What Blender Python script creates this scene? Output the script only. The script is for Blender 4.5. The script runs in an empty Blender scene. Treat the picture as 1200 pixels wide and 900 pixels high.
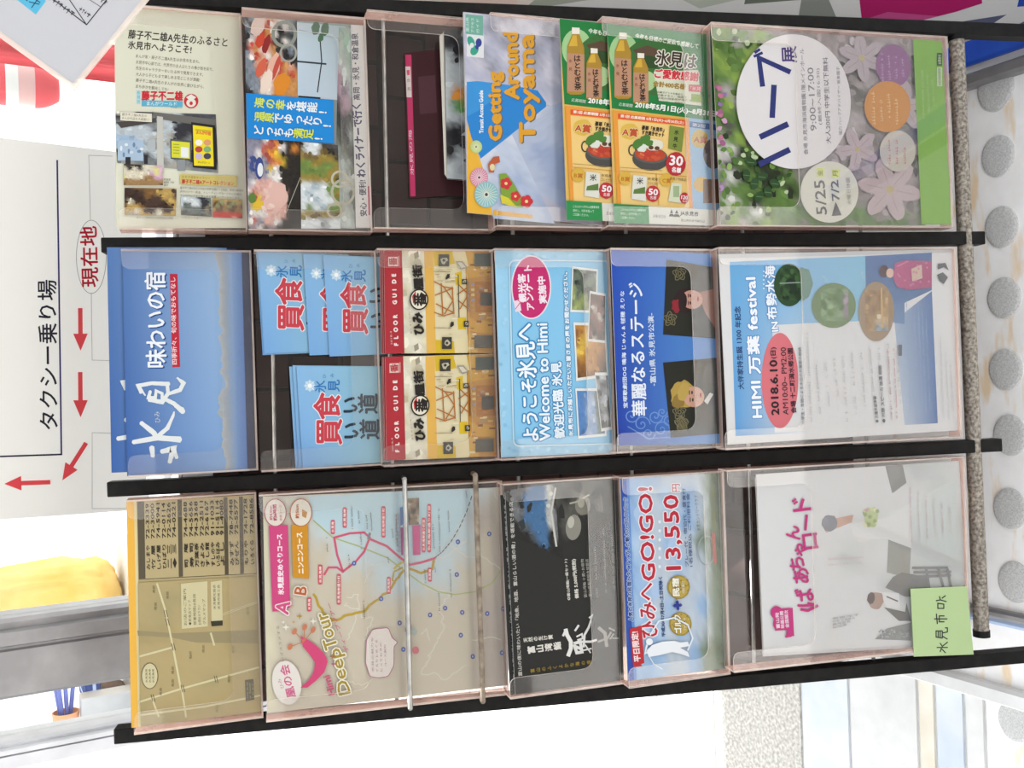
import bpy, bmesh, math, random
import numpy as np
from mathutils import Matrix, Vector
R = random.Random(7)
SC = bpy.context.scene
COL = SC.collection

# ------------------------------------------------------------------ camera, world, sun, exposure
F = 1100.0                                    # focal length in pixels of a 1200 px wide frame
LEAN = math.radians(19.8)                     # the rack leans back from the vertical
FLOOR = -0.20
CEIL = 3.2
Vc = np.array([-.986, .0326, -.1595]); Vc /= np.linalg.norm(Vc)      # rack's up axis seen from the camera (x right, y down, z ahead)
Uc = np.array([-.033, -.9995, 0.0]); Uc -= Vc * Uc.dot(Vc); Uc /= np.linalg.norm(Uc)
Nc = np.cross(Uc, Vc)
B = np.stack([Uc, Vc, Nc], 1)                 # rack axes -> camera axes
O_cam = np.array([.559, .330, 1.118])         # rack origin in camera axes
CAM = -B.T @ O_cam                            # camera position in rack axes
s_, c_ = math.sin(LEAN), math.cos(LEAN)
RW = np.array([[1, 0, 0], [0, s_, -c_], [0, c_, s_]])                # rack axes -> world
CAMW = RW @ CAM
cam_axes = RW @ B.T                           # camera axes -> world
cd = bpy.data.cameras.new('camera'); cd.sensor_width = 36; cd.lens = F / 1200 * 36
cam = bpy.data.objects.new('camera', cd); COL.objects.link(cam)
m = Matrix.Identity(4)
for i in range(3):
    m[i][0] = cam_axes[i, 0]; m[i][1] = -cam_axes[i, 1]; m[i][2] = -cam_axes[i, 2]; m[i][3] = CAMW[i]
cam.matrix_world = m; cd.clip_start = .02
SC.camera = cam

w = bpy.data.worlds.new('sky'); SC.world = w; w.use_nodes = True
nt = w.node_tree; nt.nodes.clear()
tc = nt.nodes.new('ShaderNodeTexCoord'); sp = nt.nodes.new('ShaderNodeSeparateXYZ')
rp = nt.nodes.new('ShaderNodeValToRGB'); bg = nt.nodes.new('ShaderNodeBackground'); wo = nt.nodes.new('ShaderNodeOutputWorld')
rp.color_ramp.elements[0].position = 0.0; rp.color_ramp.elements[0].color = (1.0, .99, .96, 1)
rp.color_ramp.elements[1].position = 1.0; rp.color_ramp.elements[1].color = (.80, .86, .95, 1)
e = rp.color_ramp.elements.new(.35); e.color = (1, .995, .985, 1)
nt.links.new(tc.outputs['Generated'], sp.inputs[0]); nt.links.new(sp.outputs['Z'], rp.inputs[0])
nt.links.new(rp.outputs[0], bg.inputs[0]); bg.inputs[1].default_value = 1.4
nt.links.new(bg.outputs[0], wo.inputs[0])

sd = bpy.data.lights.new('sun', 'SUN'); sd.energy = 7.5; sd.angle = math.radians(.6); sd.color = (1, .97, .92)
sun = bpy.data.objects.new('sun', sd); COL.objects.link(sun)
sun.rotation_euler = Vector((.35, -.55, -1.25)).to_track_quat('-Z', 'Y').to_euler()   # from behind the wall, high up

SC.view_settings.view_transform = 'Standard'; SC.view_settings.look = 'None'
SC.view_settings.gamma = 1; SC.view_settings.use_curve_mapping = False
SC.view_settings.exposure = 0.4
SC.cycles.transparent_max_bounces = 32; SC.cycles.max_bounces = 8
INK_GAIN = 0.63                               # photographed colour -> the paper's own colour

# ------------------------------------------------------------------ helpers
def lin(c):
    c /= 255.0
    return c / 12.92 if c <= .04045 else ((c + .055) / 1.055) ** 2.4
def rgb(h): return (lin(h >> 16 & 255), lin(h >> 8 & 255), lin(h & 255))
def ink(h):
    return tuple(min(.93, v * INK_GAIN) for v in rgb(h)) + (1.0,)
def lerp(a, b, t): return tuple(x + (y - x) * t for x, y in zip(a, b))
def hexmix(a, b, t):
    r = [int((a >> s & 255) * (1 - t) + (b >> s & 255) * t) for s in (16, 8, 0)]
    return r[0] << 16 | r[1] << 8 | r[2]

def newmat(name):
    mt = bpy.data.materials.new(name); mt.use_nodes = True
    return mt, mt.node_tree, mt.node_tree.nodes['Principled BSDF']
def noise_mat(name, c1, c2, scale=20, rough=.5, metal=0.0, detail=4, bump=0.0, lo=.35, hi=.65):
    mt, t, p = newmat(name)
    tc = t.nodes.new('ShaderNodeTexCoord'); n = t.nodes.new('ShaderNodeTexNoise'); r = t.nodes.new('ShaderNodeValToRGB')
    n.inputs['Scale'].default_value = scale; n.inputs['Detail'].default_value = detail
    r.color_ramp.elements[0].position = lo; r.color_ramp.elements[1].position = hi
    r.color_ramp.elements[0].color = (*c1, 1); r.color_ramp.elements[1].color = (*c2, 1)
    t.links.new(tc.outputs['Object'], n.inputs['Vector']); t.links.new(n.outputs['Fac'], r.inputs[0])
    t.links.new(r.outputs[0], p.inputs['Base Color'])
    p.inputs['Roughness'].default_value = rough; p.inputs['Metallic'].default_value = metal
    if bump:
        b = t.nodes.new('ShaderNodeBump'); b.inputs['Strength'].default_value = bump; b.inputs['Distance'].default_value = .002
        t.links.new(n.outputs['Fac'], b.inputs['Height']); t.links.new(b.outputs[0], p.inputs['Normal'])
    return mt
def paper_mat(name, rough, spec, translucent=0.0):
    mt, t, p = newmat(name)
    a = t.nodes.new('ShaderNodeAttribute'); a.attribute_name = 'ink'
    n = t.nodes.new('ShaderNodeTexNoise'); n.inputs['Scale'].default_value = 60
    tc = t.nodes.new('ShaderNodeTexCoord'); t.links.new(tc.outputs['Object'], n.inputs['Vector'])
    mr = t.nodes.new('ShaderNodeMapRange'); mr.inputs['To Min'].default_value = rough - .06; mr.inputs['To Max'].default_value = rough + .06
    t.links.new(n.outputs['Fac'], mr.inputs['Value']); t.links.new(mr.outputs[0], p.inputs['Roughness'])
    t.links.new(a.outputs['Color'], p.inputs['Base Color'])
    p.inputs['Specular IOR Level'].default_value = spec
    if translucent:
        tr = t.nodes.new('ShaderNodeBsdfTranslucent'); mx = t.nodes.new('ShaderNodeMixShader'); mx.inputs[0].default_value = translucent
        t.links.new(a.outputs['Color'], tr.inputs[0]); t.links.new(p.outputs[0], mx.inputs[1]); t.links.new(tr.outputs[0], mx.inputs[2])
        t.links.new(mx.outputs[0], t.nodes['Material Output'].inputs[0])
    return mt
def clear_mat(name, tint, haze, haze_col, ior=1.49, rough=.03, solid=0.0):
    """clear sheet plastic or glass: straight-through light, fresnel reflections and a dusty haze that also paints in milky reflections"""
    mt, t, p = newmat(name); t.nodes.remove(p)
    out = t.nodes['Material Output']
    tr = t.nodes.new('ShaderNodeBsdfTransparent'); tr.inputs[0].default_value = (*tint, 1)
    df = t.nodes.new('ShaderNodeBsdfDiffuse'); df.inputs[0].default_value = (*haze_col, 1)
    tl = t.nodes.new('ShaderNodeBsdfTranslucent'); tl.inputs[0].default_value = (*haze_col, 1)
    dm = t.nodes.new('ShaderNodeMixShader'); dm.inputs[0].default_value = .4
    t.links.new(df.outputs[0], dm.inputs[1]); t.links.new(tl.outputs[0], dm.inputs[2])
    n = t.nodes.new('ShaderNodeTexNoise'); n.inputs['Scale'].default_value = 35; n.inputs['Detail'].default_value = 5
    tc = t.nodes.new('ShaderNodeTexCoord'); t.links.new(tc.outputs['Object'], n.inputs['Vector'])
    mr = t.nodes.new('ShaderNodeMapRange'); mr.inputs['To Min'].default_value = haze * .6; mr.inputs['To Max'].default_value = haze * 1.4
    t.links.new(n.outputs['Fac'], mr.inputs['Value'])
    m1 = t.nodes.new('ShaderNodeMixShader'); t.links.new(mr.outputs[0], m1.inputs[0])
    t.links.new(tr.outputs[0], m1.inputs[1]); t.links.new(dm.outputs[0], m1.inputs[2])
    f0 = ((ior - 1) / (ior + 1)) ** 2
    lw = t.nodes.new('ShaderNodeLayerWeight'); lw.inputs[0].default_value = .5
    pw = t.nodes.new('ShaderNodeMath'); pw.operation = 'POWER'; pw.inputs[1].default_value = 5; t.links.new(lw.outputs['Facing'], pw.inputs[0])
    fr = t.nodes.new('ShaderNodeMath'); fr.operation = 'MULTIPLY_ADD'; fr.inputs[1].default_value = 1 - f0; fr.inputs[2].default_value = f0; t.links.new(pw.outputs[0], fr.inputs[0])
    gl = t.nodes.new('ShaderNodeBsdfGlossy'); gl.inputs['Roughness'].default_value = rough
    m2 = t.nodes.new('ShaderNodeMixShader'); t.links.new(fr.outputs[0], m2.inputs[0])
    t.links.new(m1.outputs[0], m2.inputs[1]); t.links.new(gl.outputs[0], m2.inputs[2])
    t.links.new(m2.outputs[0], out.inputs[0])
    return mt

M = {}
M['paper'] = paper_mat('coated_paper', .42, .12)
M['matte'] = paper_mat('uncoated_paper', .7, .15)
M['thin'] = paper_mat('thin_backlit_paper', .8, .1, .6)
M['cloth'] = paper_mat('printed_cloth', .75, .1, .35)
M['black'] = noise_mat('black_painted_steel', (.004, .004, .004), (.009, .0085, .008), 90, .5)
M['black'].node_tree.nodes['Principled BSDF'].inputs['Specular IOR Level'].default_value = .12
M['chrome'] = noise_mat('chromed_wire', (.24, .235, .22), (.38, .37, .35), 60, .35, 1.0)
M['rust'] = noise_mat('worn_chromed_wire', (.10, .075, .05), (.26, .21, .16), 90, .6, .3)
M['pipe'] = noise_mat('speckled_grey_pipe', (.09, .075, .06), (.33, .30, .25), 260, .55, .25, 6, .3)
M['acrylic'] = clear_mat('clear_acrylic', (.993, .988, .983), .024, (.92, .9, .88), 1.46)  # haze colour stands in for the milky veil of reflected light
M['back'] = clear_mat('clear_acrylic_back', (.985, .975, .97), .004, (.9, .88, .86), 1.4)
M['rim'] = clear_mat('acrylic_cut_edge', (.9, .86, .82), .55, (.86, .78, .72), rough=.15)
M['blush'] = clear_mat('peach_glow_acrylic', (.95, .83, .78), .36, (.95, .66, .57), rough=.08)  # peach highlights on the clear sides and foot, put into their colour
M['glass'] = clear_mat('window_glass', (.97, .985, .98), .01, (.9, .95, .95), 1.5, .0)
M['alu'] = noise_mat('brushed_aluminium', (.24, .235, .24), (.30, .295, .30), 30, .45, .5)
M['alu2'] = noise_mat('pale_aluminium', (.50, .51, .54), (.58, .59, .62), 30, .45, .3)

def link(name, me, parent=None, loc=None):
    o = bpy.data.objects.new(name, me); COL.objects.link(o)
    if parent: o.parent = parent
    if loc: o.location = loc
    return o
def tag(o, label=None, cat=None, group=None, kind=None):
    if label: o['label'] = label
    if cat: o['category'] = cat
    if group: o['group'] = group
    if kind: o['kind'] = kind
    return o
def mesh(name, verts, faces, mats, mi=None, smooth=False):
    me = bpy.data.meshes.new(name); me.from_pydata([tuple(v) for v in verts], [], faces)
    for x in (mats if isinstance(mats, (list, tuple)) else [mats]): me.materials.append(x)
    if mi: me.polygons.foreach_set('material_index', mi)
    if smooth: me.polygons.foreach_set('use_smooth', [True] * len(me.polygons))
    me.update(); return me
def recalc(me):
    b = bmesh.new(); b.from_mesh(me); bmesh.ops.recalc_face_normals(b, faces=b.faces[:]); b.to_mesh(me); b.free()
    return me
def bevel(me, wd, seg=2):
    b = bmesh.new(); b.from_mesh(me)
    bmesh.ops.recalc_face_normals(b, faces=b.faces[:])
    es = [e for e in b.edges if len(e.link_faces) == 2 and e.calc_face_angle(0) > .5]
    bmesh.ops.bevel(b, geom=es, offset=wd, segments=seg, affect='EDGES', profile=.5)
    b.to_mesh(me); b.free(); return me
def hexa(front, back):
    n = len(front); v = list(front) + list(back)
    f = [tuple(range(n)), tuple(range(2 * n - 1, n - 1, -1))] + [(i, i + n, (i + 1) % n + n, (i + 1) % n) for i in range(n)]
    return v, f
def box(x0, x1, y0, y1, z0, z1):
    return hexa([(x0, y0, z0), (x1, y0, z0), (x1, y0, z1), (x0, y0, z1)], [(x0, y1, z0), (x1, y1, z0), (x1, y1, z1), (x0, y1, z1)])
def tube(p0, p1, r, n=14):
    p0 = Vector(p0); p1 = Vector(p1); d = (p1 - p0).normalized(); a = d.orthogonal().normalized(); b = d.cross(a)
    ring = lambda c: [c + a * (r * math.cos(2 * math.pi * i / n)) + b * (r * math.sin(2 * math.pi * i / n)) for i in range(n)]
    return hexa([tuple(v) for v in ring(p0)], [tuple(v) for v in ring(p1)])

# pixel -> place, on planes of the rack or of the world
def rays(x, y):
    d = np.stack([(np.asarray(x, float) - 600) / F, (np.asarray(y, float) - 450) / F, np.ones_like(np.asarray(x, float))], -1)
    return d
def on_rack(x, y, n=0.0):
    """point of the rack (u, v, n) on the plane n = const"""
    d = B.T @ rays(x, y); t = (n - CAM[2]) / d[2]
    return CAM + d * t
def on_world(x, y, axis, val):
    d = cam_axes @ rays(x, y); t = (val - CAMW[axis]) / d[axis]
    return CAMW + d * t

class Plane:
    """the slightly tilted plane of one pocket: lip (top) and foot, both as rack v,n"""
    def __init__(s, vt, nt_, vb, nb):
        s.o = np.array([0, vt, nt_]); e2 = np.array([0, vt - vb, nt_ - nb]); s.e2 = e2 / np.linalg.norm(e2)
        s.e1 = np.array([1., 0, 0]); s.e3 = np.cross(s.e1, s.e2)
    def pq(s, x, y, h=0.0):
        d = rays(x, y) @ B                        # rows: rack-axis directions
        o = s.o + s.e3 * h
        t = ((o - CAM) @ s.e3) / (d @ s.e3)
        P = CAM + d * t[..., None] - s.o
        return np.stack([P @ s.e1, P @ s.e2], -1)
    def rack(s, p, q, h): return s.o + s.e1 * p + s.e2 * q + s.e3 * h
    def matrix(s, p, q, h):
        o = RW @ s.rack(p, q, h); A = RW @ np.stack([s.e1, s.e2, s.e3], 1)
        mm = Matrix.Identity(4)
        for i in range(3):
            for j in range(3): mm[i][j] = A[i, j]
            mm[i][3] = o[i]
        return mm
class WPlane(Plane):
    """a vertical plane of the building (facing the viewer) with the same interface"""
    def __init__(s, y): s.Y = y
    def pq(s, x, y, h=0.0):
        d = rays(x, y) @ cam_axes.T; t = (s.Y - h - CAMW[1]) / d[..., 1]
        P = CAMW + d * t[..., None]
        return np.stack([P[..., 0], P[..., 2]], -1)
    def matrix(s, p, q, h):
        return Matrix(((1, 0, 0, p), (0, 0, -1, s.Y - h), (0, 1, 0, q), (0, 0, 0, 1)))

# text outlines, cached
_tc = bpy.data.curves.new('lettering', 'FONT'); _tc.resolution_u = 2
_to = bpy.data.objects.new('lettering', _tc); COL.objects.link(_to)
_cache = {}
def glyphs(s):
    if s not in _cache:
        _tc.body = s; _to.update_tag(); bpy.context.view_layer.update()
        me = bpy.data.meshes.new_from_object(_to.evaluated_get(bpy.context.evaluated_depsgraph_get()))
        v = np.array([x.co[:2] for x in me.vertices]) if len(me.vertices) else np.zeros((0, 2))
        f = [tuple(p.vertices) for p in me.polygons]
        bpy.data.meshes.remove(me); _cache[s] = (v, f)
    return _cache[s]

def clip(poly, quad):
    cx = sum(p[0] for p in quad) / 4; cy = sum(p[1] for p in quad) / 4
    out = list(poly)
    for i in range(4):
        ax, ay = quad[i]; bx, by = quad[(i + 1) % 4]
        side = lambda p: (bx - ax) * (p[1] - ay) - (by - ay) * (p[0] - ax)
        sg = 1 if side((cx, cy)) > 0 else -1
        res = []
        for j in range(len(out)):
            a, b = out[j], out[(j + 1) % len(out)]; da, db = side(a) * sg, side(b) * sg
            if da >= 0: res.append(a)
            if (da >= 0) != (db >= 0):
                t = da / (da - db); res.append((a[0] + (b[0] - a[0]) * t, a[1] + (b[1] - a[1]) * t))
        out = res
        if len(out) < 3: return []
    return out

class Sheet:
    STEP = 1.4e-5; TINY = 5e-6
    def __init__(s, name, pl, quad, base, h=0.0, thick=.0012, mat='paper', edge=None, rounded=0):
        s.name, s.pl, s.quad, s.h, s.mat = name, pl, quad, h, mat
        s.v, s.f, s.c, s.z = [], [], [], 0.0
        xs = np.array([p[0] for p in quad]); ys = np.array([p[1] for p in quad])
        q = pl.pq(xs, ys, h)
        s.org = ((q[1] + q[2]) / 2)               # middle of the real bottom edge
        q = q - s.org
        v, f = hexa([(*p, 0) for p in q], [(*p, -thick) for p in q])
        s.v += v; s.f += f
        ec = ink(edge if edge is not None else 0xcfcbc0)
        for i, fc in enumerate(f): s.c.append([ink(base) if i < 1 else ec] * len(fc))
    def put(s, pts, faces, cols, dz=None):
        """pts in pixels (n,2); one colour per face or per vertex"""
        s.z += s.STEP
        P = s.pl.pq(pts[:, 0], pts[:, 1], s.h + s.z) - s.org
        k = len(s.v); s.v += [(p[0], p[1], s.z + (dz[i] if dz is not None else 0)) for i, p in enumerate(P)]
        for i, fc in enumerate(faces):
            s.f.append(tuple(k + j for j in fc))
            s.c.append([cols] * len(fc) if isinstance(cols, tuple) else [cols[j] for j in fc])
    def poly(s, pts, col):
        p = clip(pts, s.quad)
        if len(p) >= 3: s.put(np.array(p, float), [tuple(range(len(p)))], ink(col))
    def rect(s, x0, y0, x1, y1, col, sk=0.0):
        s.poly([(x0, y0), (x1, y0 + sk * (x1 - x0)), (x1, y1 + sk * (x1 - x0)), (x0, y1)], col)
    def ell(s, cx, cy, rx, ry, col, rot=0, n=26, wob=0.0):
        pts = []
        for i in range(n):
            a = 2 * math.pi * i / n; k = 1 + (R.uniform(-wob, wob) if wob else 0)
            x, y = rx * math.cos(a) * k, ry * math.sin(a) * k
            pts.append((cx + x * math.cos(rot) - y * math.sin(rot), cy + x * math.sin(rot) + y * math.cos(rot)))
        s.poly(pts, col)
    def ribbon(s, pts, wds, col, closed=False):
        """one continuous band of varying width through the points"""
        P = [np.array(p, float) for p in pts]; n = len(P); L, Rr = [], []
        for i in range(n):
            a = P[i - 1] if i or closed else P[i]; b = P[(i + 1) % n] if i < n - 1 or closed else P[i]
            d1 = P[i] - a; d2 = b - P[i]
            l1, l2 = np.linalg.norm(d1), np.linalg.norm(d2)
            t = (d1 / l1 if l1 > 1e-6 else 0) + (d2 / l2 if l2 > 1e-6 else 0)
            l = np.linalg.norm(t); t = t / l if l > 1e-3 else (d2 / l2 if l2 > 1e-6 else d1 / l1)
            if l > 1e-3 and l1 > 1e-6 and l2 > 1e-6: k = min(1.8, 2 / l)
            else: k = 1.0
            nn = np.array([-t[1], t[0]]) * wds[i] / 2 * k
            if not closed and i in (0, n - 1): e = t * wds[i] * .25 * (-1 if i == 0 else 1)
            else: e = 0
            L.append(P[i] + nn + e); Rr.append(P[i] - nn + e)
        v, f = [], []
        for i in range(n if closed else n - 1):
            q = clip([tuple(L[i]), tuple(L[(i + 1) % n]), tuple(Rr[(i + 1) % n]), tuple(Rr[i])], s.quad)
            if len(q) >= 3: f.append(tuple(range(len(v), len(v) + len(q)))); v += q
        if f: s.put(np.array(v, float), f, ink(col))
    def line(s, pts, wd, col): s.ribbon(pts, [wd] * len(pts), col)
    def ring(s, cx, cy, rx, ry, wd, col, n=28):
        s.ribbon([(cx + rx * math.cos(2 * math.pi * i / n), cy + ry * math.sin(2 * math.pi * i / n)) for i in range(n)], [wd] * n, col, True)
    def outline(s, pts, wd, col): s.ribbon(list(pts), [wd] * len(pts), col, True)
    def pic(s, quad, rows, pal, up=4, jit=.10, seed=1, blobs=1.0):
        """a printed photograph: a coarse grid of colours, blended and grained"""
        rr = random.Random(seed)
        g = np.array([[[*rgb(pal[ch])] for ch in row] for row in rows]); h, w_ = g.shape[:2]
        H, W = (h - 1) * up + 1, (w_ - 1) * up + 1
        pts, cols = [], []
        tl, tr, br, bl = [np.array(p, float) for p in quad]
        for j in range(H):
            for i in range(W):
                a, b = i / (W - 1), j / (H - 1)
                pts.append((tl * (1 - a) + tr * a) * (1 - b) + (bl * (1 - a) + br * a) * b)
                fx, fy = i / up + rr.uniform(-.18, .18), j / up + rr.uniform(-.18, .18)
                fx = min(max(fx, 0), w_ - 1.001); fy = min(max(fy, 0), h - 1.001); x0, y0 = int(fx), int(fy); tx, ty = fx - x0, fy - y0
                tx = tx * tx * (3 - 2 * tx); ty = ty * ty * (3 - 2 * ty)
                c = (g[y0, x0] * (1 - tx) + g[y0, x0 + 1] * tx) * (1 - ty) + (g[y0 + 1, x0] * (1 - tx) + g[y0 + 1, x0 + 1] * tx) * ty
                k = INK_GAIN * (1 + rr.uniform(-jit, jit))
                cols.append(tuple(min(.93, float(x) * k) for x in c) + (1.0,))
        fs = [(j * W + i, j * W + i + 1, (j + 1) * W + i + 1, (j + 1) * W + i) for j in range(H - 1) for i in range(W - 1)]
        s.put(np.array(pts), fs, cols)
        if blobs:
            pts, fs, cols, dz = [], [], [], []
            n = int(blobs * w_ * h)
            for b in range(n):
                a, c = rr.random(), rr.random()
                ctr = (tl * (1 - a) + tr * a) * (1 - c) + (bl * (1 - a) + br * a) * c
                col = g[min(h - 1, int(round(c * (h - 1)))), min(w_ - 1, int(round(a * (w_ - 1))))] * INK_GAIN * rr.uniform(.72, 1.3)
                ux, uy = (tr - tl) / (w_ - 1), (bl - tl) / (h - 1); k = len(pts); m_ = rr.choice([5, 6, 7]); ph = rr.uniform(0, 6); sx_, sy_ = rr.uniform(.18, .5), rr.uniform(.18, .5)
                poly = [tuple(ctr + ux * sx_ * math.cos(ph + 6.283 * q / m_) * rr.uniform(.6, 1.2) + uy * sy_ * math.sin(ph + 6.283 * q / m_) * rr.uniform(.6, 1.2)) for q in range(m_)]
                poly = clip(poly, [tuple(tl), tuple(tr), tuple(br), tuple(bl)])
                if len(poly) < 3: continue
                pts += poly; fs.append(tuple(range(k, k + len(poly)))); cols += [tuple(min(.93, float(x)) for x in col) + (1.0,)] * len(poly); dz += [b * 2.5e-6] * len(poly)
            if fs: s.put(np.array(pts), fs, cols, dz); s.z += n * 2.5e-6
    def grad(s, quad, cols4, nx=6, ny=6):
        tl, tr, br, bl = [np.array(p, float) for p in quad]; k = [np.array(ink(c)) for c in cols4]
        pts, cols = [], []
        for j in range(ny + 1):
            for i in range(nx + 1):
                a, b = i / nx, j / ny
                pts.append((tl * (1 - a) + tr * a) * (1 - b) + (bl * (1 - a) + br * a) * b)
                cols.append(tuple((k[0] * (1 - a) + k[1] * a) * (1 - b) + (k[3] * (1 - a) + k[2] * a) * b))
        s.put(np.array(pts), [(j * (nx + 1) + i, j * (nx + 1) + i + 1, (j + 1) * (nx + 1) + i + 1, (j + 1) * (nx + 1) + i) for j in range(ny) for i in range(nx)], cols)
    def _stamp(s, P, f, col, bold):
        for dx, dy in ([(0, 0)] if not bold else [(0, 0), (bold, 0), (-bold, 0), (0, bold), (0, -bold)]):
            s.z -= s.STEP - s.TINY; s.put(P + np.array([dx, dy]), f, ink(col))
        s.z += s.TINY
    def _halo(s, P, f, col, wd):
        for k in range(10):
            a = k * math.pi / 5; s.z -= s.STEP - s.TINY; s.put(P + np.array([math.cos(a) * wd, math.sin(a) * wd]), f, ink(col))
        s.z += s.TINY
    def text(s, t, p0, p1, h, col, bold=0, halo=None, hw=1.2):
        """lettering on the line p0 -> p1 (pixels), h pixels tall"""
        v, f = glyphs(t)
        if not len(v): return
        lo, hi = v.min(0), v.max(0); X = (v[:, 0] - lo[0]) / max(1e-6, hi[0] - lo[0]); Y = (v[:, 1] - lo[1]) / max(1e-6, hi[1] - lo[1])
        d = np.array(p1, float) - np.array(p0, float); L = np.linalg.norm(d); up = np.array([d[1], -d[0]]) / L
        P = np.array(p0, float) + X[:, None] * d + Y[:, None] * up * h
        if halo is not None: s._halo(P, f, halo, hw)
        s._stamp(P, f, col, bold)
    def glyph(s, ch, c, size, right, col, bold=0, halo=None, hw=1.2, sy=1.0):
        v, f = glyphs(ch)
        r = np.array(right, float); r /= np.linalg.norm(r); up = np.array([r[1], -r[0]])
        P = np.array(c, float) + (v[:, :1] - .5) * r * size + (v[:, 1:] - .385) * up * size * sy
        if halo is not None: s._halo(P, f, halo, hw)
        s._stamp(P, f, col, bold)
    def vtext(s, t, p0, p1, size, cols, bold=0, halo=None, hw=1.0):
        """upright glyphs stacked from p0 to p1 (each glyph's top points back to p0)"""
        p0, p1 = np.array(p0, float), np.array(p1, float); d = p1 - p0; u = d / np.linalg.norm(d); up = -u; right = (-up[1], up[0])
        for i, ch in enumerate(t):
            c = p0 + d * (i / max(1, len(t) - 1)); col = cols[i] if isinstance(cols, (list, tuple)) else cols
            rt = right if ch not in 'ー~' else (u[0], u[1])
            s.glyph(ch, c, size, rt, col, bold, halo, hw)
    def small(s, p0, p1, h, col, seed=0, dens=.8):
        """a row of print too fine to read"""
        rr = random.Random(seed * 31 + int(p0[0] * 7 + p0[1]))
        d = np.array(p1, float) - np.array(p0, float); L = np.linalg.norm(d); d /= L; up = np.array([d[1], -d[0]])
        x = 0.0; pts, fs = [], []
        while x < L - h * .5:
            wd = h * rr.uniform(.35, .8)
            if rr.random() < dens:
                a = rr.uniform(0, .35) * h; b = rr.uniform(.65, 1) * h
                o = np.array(p0, float)
                k = len(pts)
                pts += [o + d * x + up * a, o + d * (x + wd) + up * a, o + d * (x + wd) + up * (a + h * .22), o + d * x + up * (a + h * .22)]
                pts += [o + d * (x + wd * .3) + up * 0, o + d * (x + wd * .55) + up * 0, o + d * (x + wd * .55) + up * b, o + d * (x + wd * .3) + up * b]
                fs += [(k, k + 1, k + 2, k + 3), (k + 4, k + 5, k + 6, k + 7)]
            x += wd + h * .18
        if fs: s.put(np.array(pts), fs, ink(col))
    def done(s, label=None, cat=None, group=None, parent=None, tilt=0.0):
        me = bpy.data.meshes.new(s.name); me.from_pydata([tuple(map(float, v)) for v in s.v], [], s.f)
        me.materials.append(M[s.mat])
        at = me.color_attributes.new('ink', 'FLOAT_COLOR', 'CORNER')
        at.data.foreach_set('color', [x for fc in s.c for c in fc for x in c])
        me.update()
        if s.z > .0034: s.v = [(a, b, c * .0034 / s.z if c > 0 else c) for a, b, c in s.v]
        o = bpy.data.objects.new(s.name, me); COL.objects.link(o)
        o.matrix_world = s.pl.matrix(s.org[0], s.org[1], s.h)
        if label: tag(o, label, cat, group)
        s.o = o; return o
def copy_at(sh, dx, dy, h, label, group=None, name=None):
    """another copy of a printed sheet, moved by (dx, dy) photograph pixels along its pocket, h metres in depth"""
    o = sh.o.copy(); COL.objects.link(o)
    r = np.array([sh.quad[1], sh.quad[2]], float).mean(0)
    q = sh.pl.pq(np.array([r[0] + dx]), np.array([r[1] + dy]), h)[0]
    o.matrix_world = sh.pl.matrix(q[0], q[1], h); o['label'] = label
    if group: o['group'] = group
    return o

# ------------------------------------------------------------------ the setting
def concrete(name, c1, c2, stain, scale):
    mt, t, p = newmat(name)
    tc = t.nodes.new('ShaderNodeTexCoord'); n = t.nodes.new('ShaderNodeTexNoise'); n.inputs['Scale'].default_value = scale; n.inputs['Detail'].default_value = 8
    r = t.nodes.new('ShaderNodeValToRGB'); r.color_ramp.elements[0].position = .3; r.color_ramp.elements[1].position = .62
    r.color_ramp.elements[0].color = (*c1, 1); r.color_ramp.elements[1].color = (*c2, 1)
    t.links.new(tc.outputs['Object'], n.inputs['Vector']); t.links.new(n.outputs['Fac'], r.inputs[0])
    mp = t.nodes.new('ShaderNodeMapping'); mp.inputs['Scale'].default_value = (4.5, 17, 1); t.links.new(tc.outputs['Object'], mp.inputs['Vector'])
    n2 = t.nodes.new('ShaderNodeTexNoise'); n2.inputs['Scale'].default_value = 2.2; n2.inputs['Detail'].default_value = 5; t.links.new(mp.outputs[0], n2.inputs['Vector'])
    r2 = t.nodes.new('ShaderNodeValToRGB'); r2.color_ramp.elements[0].position = .57; r2.color_ramp.elements[1].position = .68
    r2.color_ramp.elements[0].color = (0, 0, 0, 1); r2.color_ramp.elements[1].color = (.75, .75, .75, 1); t.links.new(n2.outputs['Fac'], r2.inputs[0])
    mx = t.nodes.new('ShaderNodeMix'); mx.data_type = 'RGBA'; t.links.new(r2.outputs[0], mx.inputs['Factor'])
    t.links.new(r.outputs[0], mx.inputs['A']); mx.inputs['B'].default_value = (*stain, 1)
    t.links.new(mx.outputs['Result'], p.inputs['Base Color']); p.inputs['Roughness'].default_value = .6
    b = t.nodes.new('ShaderNodeBump'); b.inputs['Strength'].default_value = .25; b.inputs['Distance'].default_value = .003
    t.links.new(n.outputs['Fac'], b.inputs['Height']); t.links.new(b.outputs[0], p.inputs['Normal'])
    return mt
M['floor'] = concrete('worn_white_floor', (.88, .865, .84), (.96, .95, .94), (.84, .60, .32), 24)
M['pave'] = noise_mat('white_paving', (.68, .68, .67), (.77, .77, .76), 18, .7)
M['pave_grain'] = noise_mat('grainy_paving', (.42, .40, .36), (.72, .70, .65), 160, .8, 0, 3, .4)
M['pave_blue'] = noise_mat('bluish_paving', (.54, .62, .72), (.72, .76, .80), 9, .5)
M['pave_tan'] = noise_mat('tan_paving', (.74, .68, .56), (.84, .8, .7), 15, .7)
M['joint'] = noise_mat('paving_joint', (.6, .6, .58), (.7, .7, .68), 40, .9)
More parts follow.
